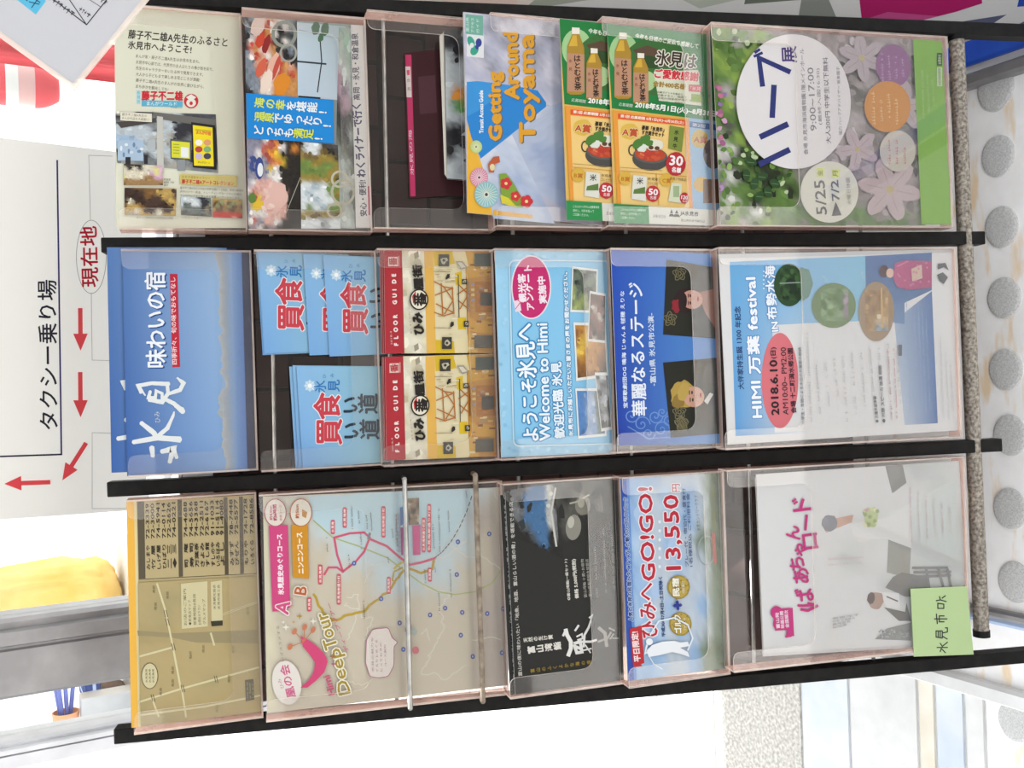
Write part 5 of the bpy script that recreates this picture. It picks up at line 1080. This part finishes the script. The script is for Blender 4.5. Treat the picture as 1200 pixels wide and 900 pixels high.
s.vtext('天然の生け簀', (616, 750), (645, 746.5), 5.6, 0xd4d2c8, .2); s.vtext('富山湾鮨', (622.5, 761.5), (653, 757), 9.5, 0xdcdad2, .35)
s.line([(663, 738), (664.5, 744), (669, 752), (669, 760), (666, 768)], 4.6, 0xe0dfda); s.line([(660, 745), (663, 738)], 2.6, 0xe0dfda)
BW = 0xdcdbd6
for p, wd in (([(674, 739), (678, 733)], 2.4), ([(676, 746), (682, 743), (683, 748), (677, 750)], 2), ([(673, 754), (680, 752), (682, 764), (676, 765), (673, 756)], 3.6), ([(675, 758), (680, 760)], 3.4), ([(684, 758), (685, 744), (690, 735), (694, 721), (691, 724)], 2.6), ([(680, 752), (692, 752), (699, 750)], 2.6), ([(684, 762), (693, 760)], 1.8), ([(686, 756), (692, 765)], 1.6)): s.line(p, wd, BW)
for p, wd in (([(702, 736), (709, 742), (711, 757)], 4), ([(701, 752), (712, 748), (716, 741)], 2.4), ([(714, 736), (720, 739)], 2), ([(715, 749), (719, 743)], 2), ([(718, 748), (725, 748)], 1.8)): s.line(p, wd, 0x9a9a94)
s.vtext('富山のふくよかな海の幸', (624, 786), (690, 776), 5.2, 0x9c8434, .1)
s.text('◎富山湾鮨(一級セット)', (669, 703), (665, 655), 4, 0xc8c6bc, .15); s.text('価格 5,000円(税別)', (679, 701), (675, 655), 5.2, 0xd8d6cc, .2); s.text('富山湾鮨 十貫+お吸物', (688, 700), (684, 655), 3.6, 0xb8b6ac); s.text('富山県鮨商組合加盟店', (693.5, 699), (689.5, 655), 3.6, 0xb8b6ac)
for i in range(3): s.small((701 + i * 10, 700 - i * 5), (698 + i * 10, 640 - (i * 23) % 30), 3, 0x77766e, i)
s.done('black sushi leaflet with white brush lettering and a blue sea photo, front copy', 'leaflet', 'black sushi leaflets')
copy_at(s, -6, 3.0, -.0085, 'black sushi leaflet just behind the front copy, pale edge beside the map', 'black sushi leaflets')
copy_at(s, -3.5, 4.5, -.0110, 'black sushi leaflet hindmost, sliver beside the black post', 'black sushi leaflets')

# --- C5: golf pack flyer
s = Sheet('flyer', PK['C5'], [(727, 561), (845, 554), (853, 783), (736, 798)], 0xa4b8d0, H0, .0018)
s.pic([(727, 561), (845, 554), (853, 783), (736, 798)], ['blllwwwwgk', 'blswswlwgk', 'bllwwllwgk', 'bswwlwwggk', 'blswwlwwgk', 'bllwwwwwgd', 'bslwlwwlgd', 'bllswlwwgk', 'bsllwwlgdk', 'bllswwlggk'], {'b': 0x3c60b0, 'l': 0x94b4d8, 's': 0xa8c4e0, 'w': 0xb8c4d0, 'g': 0x7c8a74, 'k': 0x3c4a30, 'd': 0x5c6c48}, 3, .05, 101, 0)
s.poly([(727, 561), (734, 560.5), (743, 797), (736, 798)], 0x2f4fa4); s.poly([(734, 560.5), (737, 560.3), (746, 796.6), (743, 797)], 0x5c88c8)
for x, y in ((750, 600), (760, 640), (790, 640), (770, 690), (755, 740), (800, 690)): s.ell(x, y, 7, 12, 0xa9c2e0, .2, 14, .15)
s.text('人気の氷見の民宿とタイアップした魅力のゴルフパック', (742, 728), (735.5, 583), 5.2, 0x1f2f6c, .2, 0xb4c8e4, .8)
s.text('ひみへ', (771, 746), (766, 683), 18, 0xb8283c, .5, 0xe4e4e8, 1.9); s.text('GO!GO!', (768, 680), (763.5, 571), 15.5, 0xb8283c, .7, 0xe4e4e8, 1.9)
s.text('13,550', (800.5, 667), (797, 580), 19.5, 0xb8283c, .7, 0xe4e4e8, 1.9); s.text('円', (797, 576), (796.5, 567), 9, 0xb8283c, .2, 0xe4e4e8, 1.2)
for i in range(6): s.ell(773, 664 - i * 10.5, 1.6, 2, 0xdfe6ee)
s.text('平成30年7月4日~土日祝除く', (780, 746), (776, 676), 4.4, 0x2c3c6c, .15)
s.poly([(738, 738), (742, 735), (748, 736), (749, 775), (753, 781), (743, 782), (746, 776), (744, 741), (738, 742)], 0xb83038); s.poly([(738, 737), (752, 733), (755, 777), (742, 781)], 0xb83038); s.text('平日限定!', (751, 775), (747.5, 740), 8, 0xf0e0e0, .3)
for x, y, t in ((797.5, 731, 'ゴルフ'), (795.5, 688, '民宿')):
    s.ell(x, y, 13, 14, 0x9c8638, 0, 34, .015); s.ell(x, y, 11.4, 12.4, 0xb8a04c, 0, 34)
    for k in range(40): s.ell(x + R.gauss(0, 5), y + R.gauss(0, 5.5), .9, .9, R.choice([0x8c742c, 0xc8b468]), 0, 6)
    s.text(t, (x + 1, y + 10.5), (x, y - 10.5), 8, 0xf0ecdc, .4, 0x7c6824, .8); s.text('1ラウンド' if t[0] == 'ゴ' else '1泊2食付', (x + 7, y + 7), (x + 6.5, y - 7), 3.2, 0xf0ecdc)
s.text('+', (799, 714), (798, 704), 9, 0x2c3c8c, 1)
# golfer in silhouette
s.ell(761, 752, 4, 4, 0xe8ecf0); s.poly([(758, 762), (764, 756), (776, 752), (790, 751), (797, 753), (806, 752), (808, 757), (797, 759), (806, 764), (808, 770), (800, 767), (788, 764), (772, 768), (760, 770)], 0xe8ecf0); s.line([(764, 760), (756, 766), (758, 756)], 2.2, 0xe8ecf0); s.line([(758, 764), (766, 778), (776, 784)], .9, 0xe8ecf0)
s.line([(762, 744), (772, 728), (790, 724), (806, 732), (812, 748), (806, 762)], 1.6, 0xdfe8f0)
for i in range(2): s.text(['プレー代・宿泊代・昼食付', '1名様税込 ご利用料金'][i], (807 + i * 5, 664), (803 + i * 5, 572 + i * 6), 3.8, 0x4c5c84, .1)
s.text('氷見カントリークラブ', (821, 622), (817.5, 580), 4.2, 0x5c6470); s.ring(828, 645, 10, 17, 1.4, 0x98a0a4); s.poly([(834, 625), (838, 624), (840, 660), (836, 661)], 0xb86c5c); s.text('お得な平日パック 16,800', (840, 620), (836.5, 572), 4, 0x8c8c3c, .1)
s.done('sky blue golf and inn pack flyer with red price lettering', 'flyer')

# --- C6: film flyer and a second copy behind it
s = Sheet('flyer', PK['C6'], [(886, 556), (1124, 540), (1136, 752), (895, 766)], 0xd4d4d2, H0, .001)
z = lambda *p: [(840 + a / 2.811, 500 + b / 2.811) for a, b in p]
s.pic([(886, 556), (1124, 540), (1136, 752), (895, 766)], ['wwwwwwwglw', 'wwwwwwwwlw', 'wwwwwlwlll', 'wwwwlwwlll', 'wwwwwwglll', 'wwwwwwwlll', 'wwwwwwwlwl'], {'w': 0xd6d6d6, 'l': 0xc6cac8, 'g': 0xbcc0c0}, 3, .012, 111, 0)
s.poly(z((555, 130), (612, 125), (625, 185), (578, 220)), 0x888884); s.poly(z((565, 132), (600, 130), (605, 165), (575, 195)), 0x8f8f8a); s.poly(z((565, 370), (640, 395), (635, 500), (560, 480)), 0x98988f)  # picture inks paled to carry the acrylic's milky haze
s.grad(z((560, 290), (790, 170), (790, 430), (590, 340)), [0xd8dad8, 0xccd2d0, 0xc4ccca, 0xc8cecc]); s.ell(*z((480, 345))[0], 14, 13, 0xd8d4d0, 0, 24); s.poly(z((440, 320), (500, 310), (560, 300), (640, 250), (640, 400), (560, 370), (500, 370), (450, 360)), 0xdcdcda); s.poly(z((345, 305), (400, 300), (450, 290), (445, 315), (395, 335), (360, 350)), 0xc8a490); s.ell(*z((372, 318))[0], 9, 10, 0x84848a, .2, 16, .12); s.ell(*z((360, 312))[0], 4, 5, 0x8c8c94)
s.ell(*z((508, 298))[0], 9, 12, 0xb8c490, 0, 16, .15)
for i in range(12): s.ell(*z((508 + R.uniform(-22, 22), 298 + R.uniform(-28, 28)))[0], 2.4, 2.4, R.choice([0xc8d098, 0xe0dcb8, 0x98a870, 0x7c7c90, 0xc89ca8]), 0, 8)
s.poly(z((555, 530), (580, 495), (610, 480), (640, 485), (700, 500), (690, 560), (620, 560)), 0x7c7a76); s.ell(*z((525, 572))[0], 9, 10, 0xa88c7c, .2, 18, .1); s.ell(*z((508, 565))[0], 4.4, 7, 0x5c4c44, .2, 14, .1)
s.poly(z((550, 595), (620, 610), (625, 580), (640, 640), (600, 640)), 0x66645f); s.poly(z((520, 700), (560, 665), (640, 645), (640, 705)), 0x8a8c8a); s.poly(z((545, 545), (600, 548), (604, 600), (560, 596), (548, 570)), 0xdedede); s.line(z((560, 560), (596, 575)), 1.6, 0x5c5a56)
for i in range(40): s.ell(*z((R.uniform(530, 636), R.uniform(668, 700)))[0], 1.2, 1, R.choice([0x9c9e9c, 0x787a78, 0xb0b2b0]), 0, 6)
for p in ([(645, 465), (760, 465)], [(650, 480), (770, 478)], [(645, 495), (770, 490)], [(690, 470), (700, 530)], [(730, 468), (745, 525)], [(655, 500), (640, 560)], [(760, 470), (772, 530)]): s.line(z(*p), 3, 0x80807e)
PN = 0xc03c7c
for ch, c_, sz in (('ば', (290, 565), 56), ('あ', (277, 492), 50), ('ち', (264, 450), 46), ('ゃ', (272, 405), 46), ('ん', (250, 352), 44), ('ロ', (305, 378), 56), ('ド', (280, 262), 62)): s.glyph(ch, z(c_)[0], sz * 1.22 / 2.811, (-.12, -1), PN, .6)
s.line(z((292, 340), (296, 292)), 3, PN); s.line(z((278, 602), (300, 606), (332, 590)), 3.4, PN)
for x, y in ((197, 612), (205, 650)): s.ell(*z((x, y))[0], 7, 7.6, PN, 0, 20)
s.poly(z((190, 650), (185, 600), (250, 597), (255, 690), (228, 690), (230, 670), (192, 672)), PN); s.poly(z((225, 690), (245, 682), (248, 692), (226, 696)), PN)
for i in range(3): s.text(['富山発', '映画公開', '全国順次'][i], z((208 + i * 15, 664 - i))[0], z((204 + i * 15, 612 - i * 4))[0], 4.2, 0xe8d0dc, .15)
for i in range(4): s.text(['草笛光子', '文音 三浦貴大', '鶴見辰吾', '桜田通'][i], z((382 + i * 0, 636 + i * 10))[0], z((470 - i * 14, 622 + i * 11))[0], 2.6, 0x8a8a8a)
for i in range(2): s.small(z((365, 440 + i * 18))[0], z((490, 432 + i * 18))[0], 2.6, 0xd8b4b8, i)
for i in range(6): s.small(z((645 + i * 26, 380 - i * 6))[0], z((640 + i * 26, 200 + i * 12))[0], 3, 0xc0b8b8 if i % 2 else 0xccb0b4, i)
s.done('white film flyer with pink hand-drawn title, front copy, lowest in the left column', 'flyer', 'white film flyers')
copy_at(s, -1.5, 3.5, -.0085, 'white film flyer behind the front copy, thin edge showing', 'white film flyers')

# --- the sticky note on the lowest left pocket
s = Sheet('sticky_note', PK['C6'], [(1067, 690), (1133, 687), (1141, 767), (1071, 769.5)], 0xbcd49c, .0012, .0006, 'matte', 0xb0c890)
HW = 0x33383c
def hand(s, strokes, ox, oy, k, wd=1.3):
    for st in strokes: s.line([(ox + a * k, oy - b * k) for a, b in st], wd, HW)   # a: down the letter, b: along the line
hand(s, [[(0, 5), (10, 5)], [(3, 1), (4, 4), (8, 0)], [(3, 9), (5, 6), (10, 10)], [(4, 4), (6, 2)]], 1098, 765, 1.25)
hand(s, [[(0, 2), (6, 1)], [(0, 2), (0, 8), (6, 8)], [(2, 2), (2, 8)], [(4, 2), (4, 8)], [(6, 1), (6, 8)], [(6, 3), (11, 0)], [(6, 6), (11, 7), (11, 11), (9, 11)]], 1097, 749, 1.2)
hand(s, [[(0, 5), (3, 5)], [(3, 0), (2, 10)], [(5, 2), (10, 2)], [(5, 2), (5, 8), (10, 8)], [(3, 5), (13, 5)]], 1095, 731, 1.15)
hand(s, [[(2, 1), (9, 1)], [(2, 1), (2, 7), (9, 6)], [(9, 1), (9, 6)], [(0, 10), (5, 11), (4, 15)], [(5, 11), (12, 9)], [(7, 13), (11, 16)]], 1097, 714, 1.0)
s.done('pale green sticky note with handwritten characters on the lowest left pocket', 'sticky note')

# ------------------------------------------------------------------ behind and around the rack
# the taxi map taped inside the window
INK_GAIN = .78
s = Sheet('map_sheet', WPlane(.470), [(-30, 158), (165, 181), (172, 597), (-30, 611)], 0xf4f4f6, 0, .0008, 'thin')
s.text('タクシー乗り場', (68.5, 503), (66, 328), 22, 0x3a3648, .3)
s.line([(67, 188), (72, 533)], 2, 0x3c3878); s.line([(-30, 536), (72.5, 532.5)], 2, 0x3a3650)
s.ring(107, 301, 17.5, 43, .7, 0x9a9aa0, 40); s.text('現在地', (115.5, 336), (113.5, 265), 20, 0xe0344c, .4)
for p in ([(132, 183), (104, 182), (106, 258)], [(107, 343), (108, 422), (150, 423)], [(150, 508), (108, 507), (108, 596), (172, 596)]): s.line(p, .6, 0xaaaab0)
def arrow(s, x0, y0, x1, y1, col):
    d = np.array([x1 - x0, y1 - y0], float); L = np.linalg.norm(d); d /= L; n = np.array([-d[1], d[0]]); a, b = np.array([x0, y0]), np.array([x1, y1]); h = b - d * 20
    s.poly([tuple(a + n * 2.6), tuple(a - n * 2.6), tuple(h - n * 2.6), tuple(h - n * 8.5), tuple(b), tuple(h + n * 8.5), tuple(h + n * 2.6)], col)
for q in ((94, 361, 94.5, 411), (94, 436, 94.5, 489), (101, 519, 73, 563), (59, 565, 5, 567)): arrow(s, *q, 0xf25a62)
s.done('white taxi stand route map with red arrows taped to the window behind the rack', 'map')

INK_GAIN = .63
# laminated notice hanging in front of the rack's upper right corner
NP = Plane(1.0, .27, 0.0, .27)
T, A, Bq = np.array([86., 100.]), np.array([-130., -55.]), np.array([255., -106.])
Cq = A + Bq - T
s = Sheet('notice', NP, [tuple(A), tuple(Cq), tuple(Bq), tuple(T)], 0xc8c9ce, 0, .0008, 'paper')
s.poly([(5, -12), (42, 17), (54, 1), (30, -16)], 0x5cb8dc); s.line([(34, 2), (46, 5)], 1.2, 0x2c4c68); s.line([(38, -3), (47, 3)], 1.2, 0x2c4c68); s.line([(45, -2), (37, 9)], 1.2, 0x2c4c68); s.line([(26, -4), (32, 1)], 1.2, 0x2c4c68)
s.line([(44, -15), (101.5, 29), (136, -14)], 1.3, 0x3c3c40); s.line([(72, -14), (101.5, 29)], 1.1, 0x3c3c40); s.line([(93, -8), (118, 8)], .8, 0x5c5c60)
s.small((88, 15), (64, -3), 7, 0x4c4c50, 3); s.small((107, 17), (92, 6), 6, 0x4c4c50, 5); s.small((126, 2), (112, -8), 6, 0x4c4c50, 6)
nt_ = s.done('white laminated notice with a blue box hanging at the upper right, tilted to a corner', 'notice')
def lam(k):
    q = NP.pq(np.array([A[0], Cq[0], Bq[0], T[0]]), np.array([A[1], Cq[1], Bq[1], T[1]]), 0) - s.org
    c = q.mean(0); q = c + (q - c) * k; return q
q0, q1 = lam(1.035), lam(.99)
vv = [(*p, .0006) for p in q0] + [(*p, -.0014) for p in q0] + [(*p, .0006) for p in q1] + [(*p, -.0014) for p in q1]
ff = []
for i in range(4):
    j = (i + 1) % 4; ff += [(i, j, 8 + j, 8 + i), (4 + i, 12 + i, 12 + j, 4 + j), (i, 4 + i, 4 + j, j)]
link('laminate_edge', recalc(mesh('laminate_edge', vv, ff, M['rim'])), nt_)
cw = nt_.matrix_world @ Vector((*(lam(1.03)[1]), 0))
st = link('string', recalc(mesh('string', *tube(cw, (cw.x, cw.y - .01, CEIL), .0012, 8), M['alu2']))); st.parent = nt_; st.matrix_parent_inverse = nt_.matrix_world.inverted()

# printed cloth banner beside the rack
s = Sheet('banner', Plane(1.0, -.055, 0.0, -.055), [(330, -90), (1262, -90), (1262, 41), (330, 6)], 0xdcdad8, 0, .003, 'cloth')
s.poly([(330, -90), (640, -90), (620, 20), (330, 20)], 0xe4dad0); s.poly([(500, -90), (560, -90), (610, 10), (520, 8)], 0xe8cfc4)
s.poly([(612, 12), (690, 0), (700, -20), (650, -20)], 0xa4aa9c); s.poly([(780, -10), (880, -4), (820, 10)], 0xb8beb0); s.poly([(872, 5), (936, 0), (960, -30), (880, -30)], 0x6c7468); s.poly([(936, 18), (980, 20), (968, -8), (940, -6)], 0x8c9088)
s.poly([(1010, 24), (1080, 24), (1120, 14), (1151, 4), (1148, -40), (1000, -60)], 0xb01c64); s.poly([(1010, 24), (1080, 24), (1100, 19), (1040, 14)], 0xc8508c)
s.poly([(1110, 28), (1180, 17), (1160, 30)], 0x5c6078); s.poly([(1190, 30), (1215, 18), (1215, 34)], 0x5c6078); s.poly([(1192, 8), (1215, 6), (1230, -30), (1196, -10)], 0x2c50b0)
s.done('white printed banner with magenta and grey shapes beside the right edge of the rack', 'banner')

# a pale counter beyond the window and what lies on it
YB = .95
wpx = lambda x, y, Y: on_world(x, y, 1, Y)
zc = wpx(147, 700, YB)[2]
M['counter'] = noise_mat('white_counter', (.78, .78, .77), (.85, .85, .84), 10, .5)
xa = wpx(80, 858, YB)[0]; xb = wpx(80, 560, YB)[0]
vv, ff = box(xa, xb, .70, 1.35, zc - .03, zc)
ct = tag(link('counter', None, loc=((xa + xb) / 2, 1.0, FLOOR)), 'white counter beyond the window, seen past the aluminium post', 'counter')
def child(name, me, p):
    o = link(name, me, p); o.matrix_parent_inverse = Matrix.Translation(-p.location); return o
child('counter_top', bevel(mesh('counter_top', vv, ff, M['counter']), .004), ct)
for x in (xa + .03, xb - .07):
    for y in (.74, 1.27): child('leg', bevel(mesh('leg', *box(x, x + .04, y, y + .04, FLOOR - .005, zc - .03), M['alu2']), .003), ct)
M['yellow'] = noise_mat('yellow_cloth', (.80, .48, .10), (.9, .62, .22), 14, .85, 0, 5, .5)
def lump(name, c, sx, sy, sz, mat, seed, amp, taper=0.0, pw=.6):
    b = bmesh.new(); bmesh.ops.create_icosphere(b, subdivisions=5, radius=1)
    from mathutils import noise
    for v in b.verts:
        p = v.co.copy(); sg = lambda a: math.copysign(abs(a) ** pw, a)
        n = noise.fractal(p * 2.2 + Vector((seed, 0, 0)), 1, 2, 4) * amp + (abs(noise.noise(p * 3.5 + Vector((0, seed, 0)))) - .3) * amp
        k = (1 + n); q = Vector((sg(p.x) * k, sg(p.y) * k, sg(p.z)* (1 + n * .4))); t = 1 - taper * (q.z + 1) / 2
        v.co = Vector((q.x * sx * t, q.y * sy * t, max(-1.0, q.z) * sz))
    me = bpy.data.meshes.new(name); b.to_mesh(me); b.free(); me.materials.append(mat); me.polygons.foreach_set('use_smooth', [True] * len(me.polygons))
    return link(name, me, loc=c)
p0, p1 = wpx(142, 652, YB), wpx(-60, 800, YB)
tag(lump('cloth_bundle', ((p0[0] + p1[0]) / 2, YB + .06, (zc + p1[2]) / 2 + .001), abs(p0[0] - p1[0]) / 2, .10, (p1[2] - zc) / 2, M['yellow'], 3, .10, .22), 'rumpled yellow cloth bundle on the counter beyond the window', 'cloth bundle')
def plaid():
    mt, t, p = newmat('blue_plaid_cloth'); tc = t.nodes.new('ShaderNodeTexCoord')
    base = None
    for ax, sc_ in (('X', 42), ('Z', 42)):
        sp = t.nodes.new('ShaderNodeSeparateXYZ'); t.links.new(tc.outputs['Object'], sp.inputs[0])
        m_ = t.nodes.new('ShaderNodeMath'); m_.operation = 'MULTIPLY'; m_.inputs[1].default_value = sc_; t.links.new(sp.outputs[ax], m_.inputs[0])
        fr = t.nodes.new('ShaderNodeMath'); fr.operation = 'FRACT'; t.links.new(m_.outputs[0], fr.inputs[0])
        gt = t.nodes.new('ShaderNodeMath'); gt.operation = 'GREATER_THAN'; gt.inputs[1].default_value = .8; t.links.new(fr.outputs[0], gt.inputs[0])
        if base is None: base = gt
        else:
            mx = t.nodes.new('ShaderNodeMath'); mx.operation = 'MAXIMUM'; t.links.new(base.outputs[0], mx.inputs[0]); t.links.new(gt.outputs[0], mx.inputs[1]); base = mx
    cm = t.nodes.new('ShaderNodeMix'); cm.data_type = 'RGBA'; t.links.new(base.outputs[0], cm.inputs['Factor'])
    cm.inputs['A'].default_value = (.03, .07, .30, 1); cm.inputs['B'].default_value = (.5, .58, .8, 1)
    t.links.new(cm.outputs['Result'], p.inputs['Base Color']); p.inputs['Roughness'].default_value = .9; return mt
M['plaid'] = plaid(); M['brown'] = noise_mat('brown_cloth', (.10, .045, .03), (.2, .10, .06), 25, .9)
p0, p1 = wpx(146, 806, YB), wpx(98, 838, YB)
tag(lump('folded_cloth', ((p0[0] + p1[0]) / 2, YB + .02, zc + (p1[2] - zc) * .30), abs(p0[0] - p1[0]) / 2 - .004, .07, (p1[2] - zc) * .30, M['brown'], 8, .06, 0, .4), 'brown folded cloth on the counter under the blue plaid', 'cloth')
h0 = zc + (p1[2] - zc) * .60
p2 = wpx(100, 790, YB); p3 = wpx(100, 822, YB)
tag(lump('plaid_cloth', ((p2[0] + p3[0]) / 2, YB + .02, h0 + (p1[2] - h0) * .5 + .002), abs(p2[0] - p3[0]) / 2 + .005, .06, (p1[2] - h0) * .5, M['plaid'], 5, .07, 0, .45), 'blue plaid cloth folded on top of the brown cloth', 'cloth')
# an orange cup lying on its side with pens in it
M['orange'] = noise_mat('orange_plastic', (.78, .32, .14), (.86, .40, .2), 18, .4); M['pen'] = noise_mat('blue_pen_plastic', (.08, .1, .42), (.14, .18, .55), 30, .35)
ca, cb = wpx(74, 821, YB), wpx(74, 844, YB)
rc = abs(wpx(58, 832, YB)[2] - wpx(90, 832, YB)[2]) / 2
V3, F3 = [], []
N = 28
prof = [(ca[0], rc * 1.0), (cb[0], rc * .82), (cb[0], 0.001), (cb[0] + .003, 0.001), (cb[0] + .003, rc * .76), (ca[0], rc * .93)]
for x, r in prof: V3 += [(x - cb[0], r * math.cos(2 * math.pi * k / N), r * math.sin(2 * math.pi * k / N)) for k in range(N)]
for j in range(len(prof)): F3 += [(j * N + k, j * N + (k + 1) % N, ((j + 1) % len(prof)) * N + (k + 1) % N, ((j + 1) % len(prof)) * N + k) for k in range(N)]
cup = tag(link('pen_cup', recalc(mesh('pen_cup', V3, F3, M['orange'])), loc=(cb[0], YB - .06, ca[2])), 'orange pen cup lying on its side on the grey box', 'cup')
for k in range(4):
    dy, dz = R.uniform(-.4, .4) * rc, R.uniform(-.5, .5) * rc
    tag(link('pen', recalc(mesh('pen', *tube((0, 0, 0), (.075 + .01 * k, dy * .6, dz * .9 + .002 * k), .0032, 10), M['pen'])), loc=(cb[0] + .012, YB - .06 + dy, ca[2] + dz * .6)), ['blue pen in the orange cup, shortest', 'blue pen in the orange cup, second shortest', 'blue pen in the orange cup, second longest', 'blue pen in the orange cup, longest'][k], 'pen', 'pens in the orange cup')
bx = bevel(mesh('stand_box', *box(cb[0] - .01, ca[0] + .02, YB - .06 - rc, YB - .06 + rc, zc, ca[2] - rc - .0005), M['alu2']), .003)
tag(link('grey_box', bx), 'low pale grey box on the counter carrying the orange cup', 'box')

# a red banner strip and a red and white paper lantern farther out
M['red'] = noise_mat('red_cloth', (.72, .05, .07), (.82, .08, .10), 6, .8)
RB = 1.5
r0, r1 = wpx(60, 88, RB), wpx(60, 40, RB)
zt = wpx(-40, 60, RB)[2]
fl = tag(link('red_banner', None, loc=(r1[0], RB, FLOOR)), 'tall red banner on a pole outside the window, behind the hanging notice', 'banner')
Wd = r1[0] - r0[0]; n_ = 16; V4, F4 = [], []
for i in range(n_ + 1):
    for zz in (FLOOR + .3, zt + .3):
        V4 += [(r0[0] + Wd * i / n_, RB + .012 * math.sin(i * .9), zz), (r0[0] + Wd * i / n_, RB + .012 * math.sin(i * .9) + .002, zz)]
for i in range(n_): a = i * 4; F4 += [(a, a + 4, a + 6, a + 2), (a + 1, a + 3, a + 7, a + 5)]
child('cloth', recalc(mesh('cloth', V4, F4, M['red'], None, True)), fl)
child('pole', recalc(mesh('pole', *tube((r1[0] + .012, RB, FLOOR - .005), (r1[0] + .012, RB, zt + .35), .008, 12), M['alu2'])), fl)
LB = .97
M['white_paper'] = noise_mat('white_lantern_paper', (.8, .78, .76), (.86, .85, .84), 12, .8)
M['pink_paper'] = noise_mat('faded_red_lantern_paper', (.75, .42, .42), (.8, .5, .48), 12, .8)
lb, lr = wpx(69, 103, LB)[2], abs(wpx(40, 80, LB)[0] - wpx(40, 126, LB)[0]) / 2
lc = (wpx(40, 80, LB)[0] + wpx(40, 126, LB)[0]) / 2
lt = wpx(-70, 103, LB)[2]; N = 40; V5, F5, I5 = [], [], []; ns = 28
for j in range(ns + 1):
    t = j / ns; z_ = lb + (lt - lb) * t; e = min(t, 1 - t) / .22; r = lr * (1 - .45 * (1 - min(1, e)) ** 2) * (1 + .012 * math.sin(j * math.pi))
    V5 += [(lc + r * math.cos(2 * math.pi * k / N), LB + r * math.sin(2 * math.pi * k / N), z_) for k in range(N)]
for j in range(ns):
    t = (j + .5) / ns * 139
    F5 += [(j * N + k, j * N + (k + 1) % N, (j + 1) * N + (k + 1) % N, (j + 1) * N + k) for k in range(N)]; I5 += [0 if t < 32 else (2 if t < 48 else (1 if t < 64 else 0))] * N
F5 += [tuple(range(N)), tuple(range(ns * N, (ns + 1) * N))]; I5 += [0, 0]
ln = tag(link('paper_lantern', None, loc=(lc, LB, lb)), 'red and white banded paper lantern hanging outside the window', 'lantern')
child('lantern_body', recalc(mesh('lantern_body', V5, F5, [M['red'], M['white_paper'], M['pink_paper']], I5, True)), ln)
child('cord', recalc(mesh('cord', *tube((lc, LB, lt), (lc, LB, CEIL), .003, 8), M['black'])), ln)
bpy.data.objects.remove(_to); bpy.data.curves.remove(_tc)
